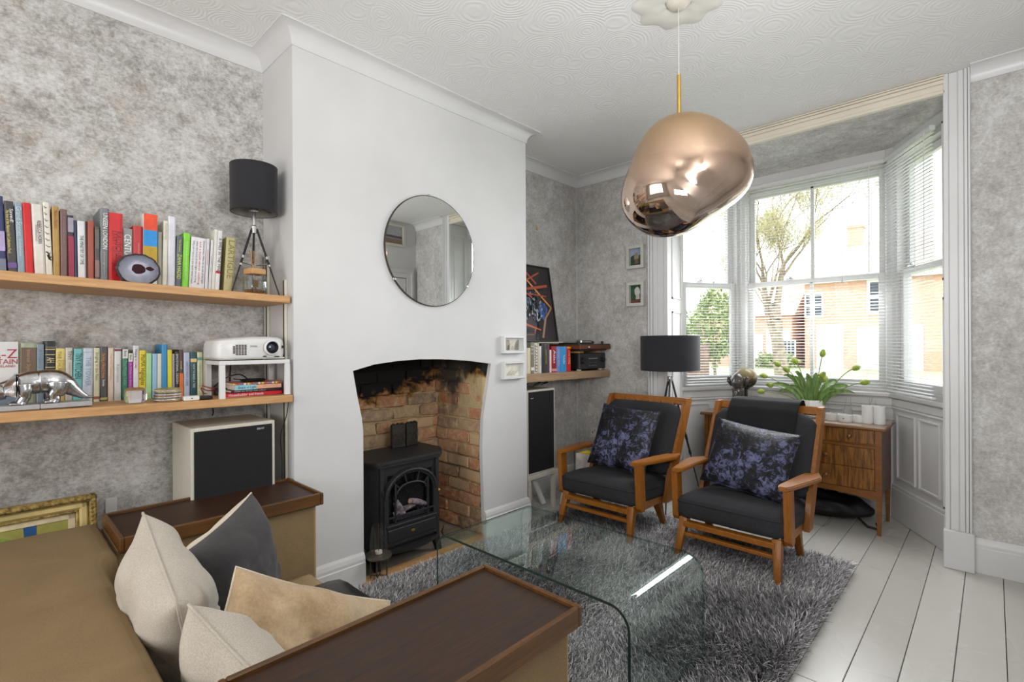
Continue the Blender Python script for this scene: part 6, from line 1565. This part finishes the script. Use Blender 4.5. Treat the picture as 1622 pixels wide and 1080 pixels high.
# trefoil tray and cloverleaf pot
por = M['white_plastic']
def clover(parent, name, cs, r, z0, z1, m, wall=.005):
    b = B()
    for x, y in cs: b.lathe([(0, z0), (r * .96, z0), (r, z0 + .006), (r, z1), (r - wall, z1), (r - wall, z0 + .008), (0, z0 + .008)], (x, y, 0), 28)
    return mk(name, b, m, parent, 50)
t = thing('lobed_tray', 'low white porcelain tray of joined round lobes on the chest of drawers', 'tray', (4.08, .735, ZS))
clover(t, 'lobes', [(0, .085), (-.02, 0), (.01, -.075), (.02, .04)], .044, .001, .046, por)
mk('knot', B().box(-.066, -.063, .0, .006, .022, .028), M['black'], t)
t = thing('clover_pot', 'taller white cloverleaf pot near the right end of the chest of drawers', 'pot', (4.07, .578, ZS))
clover(t, 'lobes', [(0, .032), (0, -.032), (.03, 0)], .033, .001, .118, por)
b = B()
for i in range(7):
    x, y = R.uniform(.0, .12), .5 + R.uniform(.05, .38); 
t = thing('thin_grey_rods', 'thin grey rods leaning in a row against the bay panelling behind the tray', 'dried stems', (4.33, .55, ZS))  # row of thin grey tapered rods
for i, (y, dy, h_) in enumerate(((.33, .02, .16), (.25, -.01, .13), (.19, .012, .14), (.12, -.03, .15), (.08, .01, .14), (.03, .02, .13))):
    mk('stem', B().tube([(.0, y, 0), (.03, y + dy, h_ * .6), (.045, y + dy * 1.6, h_)], [.003, .0022, .001], 5), plain('grey_rod', (150, 150, 152), .8), t)
# black bag on the floor under the chest
t = thing('black_bag', 'soft black bag lying on the floor under the chest of drawers', 'bag', (4.2, .95, .0))
def bag(a, c):
    th = 2 * PI * a; ph = PI * c
    x, y, z = math.sin(ph) * math.cos(th), math.cos(ph), math.sin(ph) * math.sin(th)
    n = mnoise.noise(Vector((x * 2, y * 4, z * 2))); r = 1 + .25 * n
    return (x * .14 * r, y * .36, max(.001, (z * .5 + .5) * .17 * r))
mk('body', B().grid(36, 30, bag), plain('black_nylon', (16, 16, 18), .6), t, 179)
mk('handle', B().tube([(-.1, -.28, .05), (-.15, -.34, .02), (-.14, -.40, .012), (-.08, -.38, .03)], .008, 8), M['black'], t, 60)
cable('thin black lamp flex running over the floor behind the left armchair', [(3.62, 1.62, .01), (3.5, 1.5, .008), (3.55, 1.4, .2), (3.57, 1.38, .3)], .003, M['black'])

# ================================================================ PENDANT LAMP
def pendant():
    px, py = 2.085, .985
    t = thing('pendant_lamp', 'molten-shaped copper mirror glass pendant lamp hanging from the ceiling on a brass rod', 'pendant lamp', (px, py, 0))
    f = .796; fw = px * math.cos(YAW) + py * math.sin(YAW)
    s = fw / .79628 / 1000
    out = [(310, 503), (275, 506), (240, 515), (205, 536), (170, 570), (148, 602), (130, 640), (117, 670), (105, 700), (90, 738), (75, 780), (66, 815), (62, 850), (67, 888), (82, 922), (104, 952), (130, 975), (165, 997), (200, 1010), (230, 1017), (260, 1019), (295, 1014), (330, 1004), (365, 987), (400, 967), (440, 942), (480, 917), (520, 892), (560, 863), (587, 836), (603, 806), (612, 770), (611, 738), (604, 705), (594, 675), (580, 646), (560, 618), (532, 592), (500, 570), (466, 546), (430, 525), (396, 512), (370, 506), (340, 503)]
    # silhouette in metres relative to the rod, horizontal = camera right
    S = [((960 + x / 2.7 - 1075.5) * s, 1.25 - (y / 2.7 - 544.11) * s) for x, y in out]
    cz = sum(p[1] for p in S) / len(S); cr = sum(p[0] for p in S) / len(S)
    S = [(p[0] - cr, p[1] - cz) for p in S]
    # resample by angle
    A = sorted((math.atan2(p[1], p[0]), math.hypot(*p)) for p in S)
    def rho(th):
        th = (th + PI) % (2 * PI) - PI
        for (a0, r0), (a1, r1) in zip(A, A[1:] + [(A[0][0] + 2 * PI, A[0][1])]):
            if a0 <= th <= a1: return r0 + (r1 - r0) * (th - a0) / (a1 - a0)
        a0, r0 = A[-1]; a1, r1 = A[0]; return r0 + (r1 - r0) * ((th + 2 * PI - a0) / (a1 + 2 * PI - a0))
    NA = 96; RH = [rho(-PI + 2 * PI * i / NA) for i in range(NA)]
    RH = [(RH[i - 2] + 2 * RH[i - 1] + 3 * RH[i] + 2 * RH[(i + 1) % NA] + RH[(i + 2) % NA]) / 9 for i in range(NA)]
    rt = Vector((math.sin(YAW), -math.cos(YAW), 0)); dp = Vector((math.cos(YAW), math.sin(YAW), 0))
    def P(i, c):
        th = -PI + 2 * PI * i / NA; r = RH[i % NA]; ph = PI * c
        q = math.sin(ph) ** .92 if math.sin(ph) > 0 else 0
        w_ = Vector((0, 0, 0))
        x = r * q * math.cos(th); z = r * q * math.sin(th); d = -.235 * math.cos(ph)
        # soft folds: a dent running across the lower front and a swelling at the right
        d += .022 * math.exp(-(((x * .6 + z + .10) / .05) ** 2)) * (1 if ph < PI / 2 else -1) * q ** .3 * (1 - q ** 4)
        d *= 1 - .22 * max(0, -x / .28)
        nz_ = mnoise.noise(Vector((x * 4.2, z * 4.2, d * 4.2)))
        d += .018 * nz_ * (1 - q ** 3)
        return rt * (x + cr) + dp * d + Vector((0, 0, z + cz))
    b = B(); NC = 48
    vs = [[b.bm.verts.new(P(i, (j + .0) / NC)) for j in range(1, NC)] for i in range(NA)]
    for i in range(NA):
        for j in range(NC - 2): b.bm.faces.new((vs[i][j], vs[(i + 1) % NA][j], vs[(i + 1) % NA][j + 1], vs[i][j + 1]))
    for j, q in ((0, 0), (NC - 2, NC)):
        c_ = b.bm.verts.new(P(0, q / NC))
        for i in range(NA): b.bm.faces.new((vs[i][j], vs[(i + 1) % NA][j], c_))
    bmesh.ops.recalc_face_normals(b.bm, faces=b.bm.faces)
    for _ in range(3): bmesh.ops.smooth_vert(b.bm, verts=b.bm.verts, factor=.4, use_axis_x=True, use_axis_y=True, use_axis_z=True)
    zt = max(v.co.z for v in b.bm.verts if (v.co.xy.length < .05))
    k = NT('copper_mirror_glass'); g = k.add('TexCoord'); sp = k.add('SeparateXYZ'); k.link(g.outputs['Object'], sp.inputs[0])
    mr_ = k.add('MapRange'); mr_.inputs['From Min'].default_value = 1.72; mr_.inputs['From Max'].default_value = 2.24; k.link(sp.outputs[2], mr_.inputs['Value'])
    k.link(k.ramp(mr_.outputs[0], [(0, (196, 182, 172)), (.5, (206, 176, 154)), (1, (196, 164, 120))]), k.b.inputs['Base Color'])
    k.b.inputs['Metallic'].default_value = 1.0
    k.link(k.ramp(mr_.outputs[0], [(0, (8, 8, 8)), (.22, (20, 20, 20)), (.42, (115, 115, 115)), (.62, (150, 150, 150)), (.9, (175, 175, 175))]), k.b.inputs['Roughness'])
    mk('shade', b, k.m, t, 179)
    mk('rod', B().tube([(0, 0, zt - .03), (0, 0, 2.415)], .0085, 14), M['brass'], t, 40)
    mk('rod_cap', B().lathe([(.0, zt - .012), (.045, zt - .012), (.052, zt - .004), (.02, zt + .004), (0, zt + .005)], n=28), M['brass'], t, 40)
    mk('flex', B().tube([(0, 0, 2.41), (0, 0, ZC - .01)], .0018, 6), plain('clear_flex', (206, 204, 198), .4), t)
    mk('ceiling_rose', B().lathe([(0, ZC - .03), (.03, ZC - .03), (.05, ZC - .012), (.055, ZC), (0, ZC)], n=36), M['ivory'], t, 60)
    b = B().lathe([(.055, ZC - .004), (.1, ZC - .012), (.16, ZC - .01), (.185, ZC - .001)], n=72, flute=.08, nfl=9)
    mk('ceiling_medallion', b, paint('rose_plaster', (226, 224, 216), .7), t, 60)
pendant()
# picture on the right-hand wall, seen in the mirror and the pendant
f = thing('framed_photograph', 'wide framed seascape on the right-hand wall, seen only in the round mirror', 'picture frame', (3.33, YR, 2.43), PI)
boxframe(f, .42, .27, .03, .03, M['ivory'])
art('print', f, .35, .20, M['paper'], [((170, 172, 176), [(0, .45), (1, .45), (1, 1), (0, 1)]), ((96, 84, 92), [(0, .3), (1, .35), (1, .5), (0, .46)]), ((140, 120, 112), [(0, 0), (1, 0), (1, .32), (0, .28)])], loc=(0, -.006, .035))
# ================================================================ OUTSIDE
GZ = -.3
gm_ = NT('spring_lawn'); v = gm_.coords('Position'); n = gm_.noise(v, .6, 5, .6); n2 = gm_.noise(v, 9, 4, .7)
gm_.link(gm_.mix(.5, gm_.ramp(n, [(.3, (160, 168, 132)), (.7, (190, 198, 162))]), gm_.ramp(n2, [(.3, (150, 162, 120)), (.7, (200, 206, 172))])), gm_.b.inputs['Base Color']); gm_.b.inputs['Roughness'].default_value = .9
mk('ground', B().box(4.8, 90, -60, 80, GZ - .3, GZ), gm_.m, kind='structure')
mk('path_outside', B().box(21.5, 34.2, 6.0, 7.1, GZ, GZ + .02).box(24, 25.4, -30, 40, GZ, GZ + .015), plain('pale_paving', (206, 202, 194), .9), kind='structure')
bk = NT('weathered_brickwork'); v = bk.coords('Position'); sx = bk.add('SeparateXYZ'); bk.link(v, sx.inputs[0]); cm = bk.add('CombineXYZ'); bk.link(sx.outputs[1], cm.inputs[0]); bk.link(sx.outputs[2], cm.inputs[1])
br = bk.add('TexBrick'); bk.link(cm.outputs[0], br.inputs['Vector']); br.inputs['Scale'].default_value = 4; br.inputs['Color1'].default_value = lin((208, 158, 134)); br.inputs['Color2'].default_value = lin((220, 178, 154)); br.inputs['Mortar'].default_value = lin((206, 190, 176)); br.inputs['Mortar Size'].default_value = .015
bk.link(br.outputs[0], bk.b.inputs['Base Color']); bk.b.inputs['Roughness'].default_value = .9; M['housebrick'] = bk.m
ow = plain('white_render_and_joinery', (236, 236, 236), .6, var=.03); dg = plain('dark_window_glass', (70, 76, 86), .3); rt_ = plain('clay_roof_tiles', (200, 180, 166), .9, var=.15, scale=3)
XH = 34.0
def house(label, y0, y1, ze, x=XH, depth=8, windows=(), doors=(), roof='gable', wallm=None):
    t = thing('brick_house', label, 'house', (x, (y0 + y1) / 2, GZ)); c = (y0 + y1) / 2
    w = mk('wall', B().box(0, depth, y0 - c, y1 - c, 0, ze), wallm or M['housebrick'], t)
    m = (y1 - y0) / 2; rise = 2.6
    b = B().prism([(-.3, ze - .1), (depth / 2, ze + rise), (depth + .3, ze - .1)], y1 - y0 + .5, 'y', -m - .25); mk('roof', b, rt_, t)
    mk('gutter', B().box(-.38, -.28, -m - .25, m + .25, ze - .2, ze - .08), ow, t)
    mk('chimney', B().box(depth / 2 - .4, depth / 2 + .4, m * .5, m * .5 + .8, ze + 1.6, ze + rise + 1.1).box(depth / 2 - .45, depth / 2 + .45, m * .5 - .05, m * .5 + .85, ze + rise + .9, ze + rise + 1.0), M['housebrick'], t)
    for (wy, wz, ww, wh, nx, nz) in windows:
        f_ = mk('window', B().box(-.05, .02, wy - c - ww / 2, wy - c + ww / 2, wz - GZ, wz - GZ + wh), ow, t)
        pw, ph = ww * .9 / nx, wh * .9 / nz
        for i in range(nx):
            for j in range(nz):
                a = wy - c - ww * .45 + i * pw; z_ = wz - GZ + wh * .05 + j * ph
                mk('pane', B().box(-.07, -.04, a + pw * .12, a + pw * .88, z_ + ph * .12, z_ + ph * .88), dg, f_)
    if ze < 4: mk('rendered_panel', B().box(-.06, .01, 9.0 - c, 10.35 - c, .35, 2.3), ow, t)
    for (dy, dw, dh, kind) in doors:
        d = mk('garage_door' if kind else 'door', B().box(-.08, .02, dy - c - dw / 2, dy - c + dw / 2, 0, dh, .02), ow, t)
        n_ = int(dw / .45) if kind else 2
        for i in range(n_): mk('door_panel', B().box(-.11, -.08, dy - c - dw * .45 + i * dw * .9 / n_ + .04, dy - c - dw * .45 + (i + 1) * dw * .9 / n_ - .04, dh * .12, dh * .88, .01), ow, d)
    return t
house('brick house with white garage doors and a clay roof, straight across the lawn', -1.2, 8.2, 5.2,
      windows=((4.35, 2.75, 1.5, 2.0, 2, 2), (7.7, 2.7, 1.0, 1.5, 2, 2), (.2, 2.7, 1.3, 1.8, 2, 2)), doors=((4.1, 2.9, 2.4, 1), (6.9, 1.35, 2.5, 1), (.6, 2.6, 2.4, 1)))
house('lower white-fronted brick house with a many-paned window, left of the tree', 8.9, 15.0, 3.4,
      windows=((9.15, .35, .95, 1.05, 4, 3), (10.1, 3.0, .9, .8, 2, 2), (12.6, .4, 1.2, 1.1, 3, 2)), doors=((11.0, .9, 2.1, 0),))
house('pale rendered house at the right edge of the view', -12, -2.0, 5.4, x=30,
      windows=((-3.5, 2.4, 1.1, 1.6, 2, 2), (-3.5, -.0, 1.1, 1.6, 2, 2), (-6.5, 2.4, 1.1, 1.6, 2, 2)), doors=((-5.2, 1, 2.2, 0),), wallm=ow)
# fence and hedge seen through the left-hand bay window
t = thing('timber_fence', 'dark brown board fence with posts, left of the houses', 'fence', (21, 11.3, GZ))
fm = plain('brown_fence_boards', (120, 96, 84), .85, var=.15, scale=3)
for i in range(34): mk('board', B().box(0, .03, -2.6 + i * .2 + .008, -2.6 + (i + 1) * .2 - .008, .05, 1.45 + R.uniform(-.01, .01)), fm, t)
for i in range(4): mk('post', B().box(.03, .13, -2.6 + i * 2.2, -2.5 + i * 2.2, 0, 1.55), fm, t)
def leafcloud(name, label, cat, c, rad, n, size, m, seed, group=None, trunk=None):
    rng = np.random.default_rng(seed)
    u = rng.normal(size=(n, 3)); u /= np.linalg.norm(u, axis=1)[:, None]; r = rng.uniform(.45, 1, n) ** .5
    lob = 1 + .22 * np.sin(u[:, 0] * 5 + seed) * np.cos(u[:, 1] * 6) + .15 * np.sin(u[:, 2] * 9)
    p = u * (r * lob)[:, None] * np.array(rad)
    a = rng.normal(size=(n, 3)); a /= np.linalg.norm(a, axis=1)[:, None]; b_ = np.cross(a, rng.normal(size=(n, 3))); b_ /= np.linalg.norm(b_, axis=1)[:, None]
    sz = size * rng.uniform(.6, 1.3, n)[:, None]
    V = np.stack([p - a * sz, p + b_ * sz * .5, p + a * sz, p - b_ * sz * .5], 1)
    me = bpy.data.meshes.new(name); me.from_pydata(V.reshape(-1, 3).tolist(), [], (np.arange(n * 4).reshape(-1, 4)).tolist()); me.materials.append(m)
    return me
hm_ = NT('hedge_leaves'); g = hm_.add('NewGeometry'); hm_.link(hm_.ramp(g.outputs['Random Per Island'], [(0, (104, 124, 74)), (.5, (140, 158, 96)), (1, (184, 192, 136))]), hm_.b.inputs['Base Color']); hm_.b.inputs['Roughness'].default_value = .8; hm_ = hm_.m
bm_ = NT('budding_twigs'); g = bm_.add('NewGeometry'); bm_.link(bm_.ramp(g.outputs['Random Per Island'], [(0, (140, 126, 98)), (.5, (178, 168, 124)), (1, (206, 202, 140))]), bm_.b.inputs['Base Color']); bm_.b.inputs['Roughness'].default_value = .8; bm_ = bm_.m
for i, (c, rad, lab) in enumerate((((23.5, 9.4, 1.9), (1.1, 1.0, 1.7), 'tall round green shrub above the fence, left of the white house'), ((24.6, 12.4, 1.7), (1.2, 1.5, 1.3), 'broad green shrub above the middle of the fence'), ((25, 15.8, 2.4), (1.4, 1.5, 1.9), 'large green shrub at the far left end of the fence'), ((32.5, 9.4, .1), (.5, 1.3, .5), 'low green bush at the foot of the white-fronted house'))):
    t = thing('garden_shrub', lab, 'shrub', (c[0], c[1], GZ), 0, 'green shrubs beyond the fence' if i < 3 else None)
    mk('stem', B().tube([(0, 0, 0), (.05, .1, (c[2] - GZ) * .9)], [.07, .03], 6), plain('bark', (132, 116, 100), .9), t)
    me = leafcloud('foliage', '', '', c, rad, 5200 if i < 3 else 1500, .085, hm_, i + 2); inst('foliage', me, t, (0, 0, c[2] - GZ), kind='stuff')
# the bare spring tree on the lawn
def big_tree(x, y, label, seed, hscale=1.0):
    t = thing('garden_tree', label, 'tree', (x, y, GZ), 0, None)
    rr = random.Random(seed); br_ = B(); tw = []; buds = []
    def grow(p, d, L, r, lvl):
        n = 4; pts = [p.copy()]; dd = d.copy()
        for i in range(n):
            dd = (dd + Vector((rr.uniform(-.16, .16), rr.uniform(-.16, .16), rr.uniform(-.02, .12)))).normalized(); pts.append(pts[-1] + dd * L / n)
        r1 = r * .62
        br_.tube(pts, [r + (r1 - r) * i / n for i in range(n + 1)], 8 if lvl < 2 else 5 if lvl < 4 else 3, caps=False)
        if lvl >= 5:
            for q in pts[1:]: buds.append(q)
            return
        k_ = 3 if lvl < 4 else 4
        for i in range(k_):
            a = rr.uniform(0, 2 * PI); sp_ = rr.uniform(.35, .85) if lvl else rr.uniform(.35, .6)
            ax = dd.orthogonal().normalized(); ax.rotate(Matrix.Rotation(a, 3, dd)) if False else None
            o = (dd.orthogonal().normalized() * math.cos(a) + dd.cross(dd.orthogonal().normalized()) * math.sin(a))
            nd = (dd + o * sp_ + Vector((0, 0, .12))).normalized()
            grow(pts[-1] if i < 2 else pts[rr.choice((2, 3))], nd, L * rr.uniform(.66, .86), r1 * rr.uniform(.62, .85), lvl + 1)
    grow(Vector((0, 0, 0)), Vector((0, .1, 1)).normalized(), 1.9 * hscale, .26, 0)
    tm = NT('pale_lichened_bark'); v = tm.coords('Object'); n = tm.noise(v, 6, 5, .7); tm.link(tm.ramp(n, [(.35, (104, 90, 76)), (.65, (168, 154, 132))]), tm.b.inputs['Base Color']); tm.b.inputs['Roughness'].default_value = .9
    mk('trunk_and_branches', br_, tm.m, t, 60)
    rng = np.random.default_rng(seed); Bp = np.array([tuple(q) for q in buds]); idx = rng.integers(0, len(Bp), 26000); p = Bp[idx] + rng.normal(0, .16, (26000, 3))
    a = rng.normal(size=(26000, 3)); a[:, 2] = np.abs(a[:, 2]) + .6; a /= np.linalg.norm(a, axis=1)[:, None]; b_ = np.cross(a, rng.normal(size=(26000, 3))); b_ /= np.linalg.norm(b_, axis=1)[:, None]
    L_ = rng.uniform(.06, .24, 26000)[:, None]; w_ = rng.uniform(.003, .008, 26000)[:, None]
    V = np.stack([p - b_ * w_, p + b_ * w_, p + a * L_ + b_ * w_ * .4, p + a * L_ - b_ * w_ * .4], 1)
    me = bpy.data.meshes.new('twigs'); me.from_pydata(V.reshape(-1, 3).tolist(), [], (np.arange(26000 * 4).reshape(-1, 4)).tolist()); me.materials.append(bm_)
    inst('twigs', me, t, kind='stuff')
big_tree(18.5, 5.1, 'bare spreading spring tree with pale buds on the lawn outside the middle window', 11, 1.22)
big_tree(27, 15.5, 'bare budding tree behind the fence, seen through the left-hand bay window', 23, 1.25)
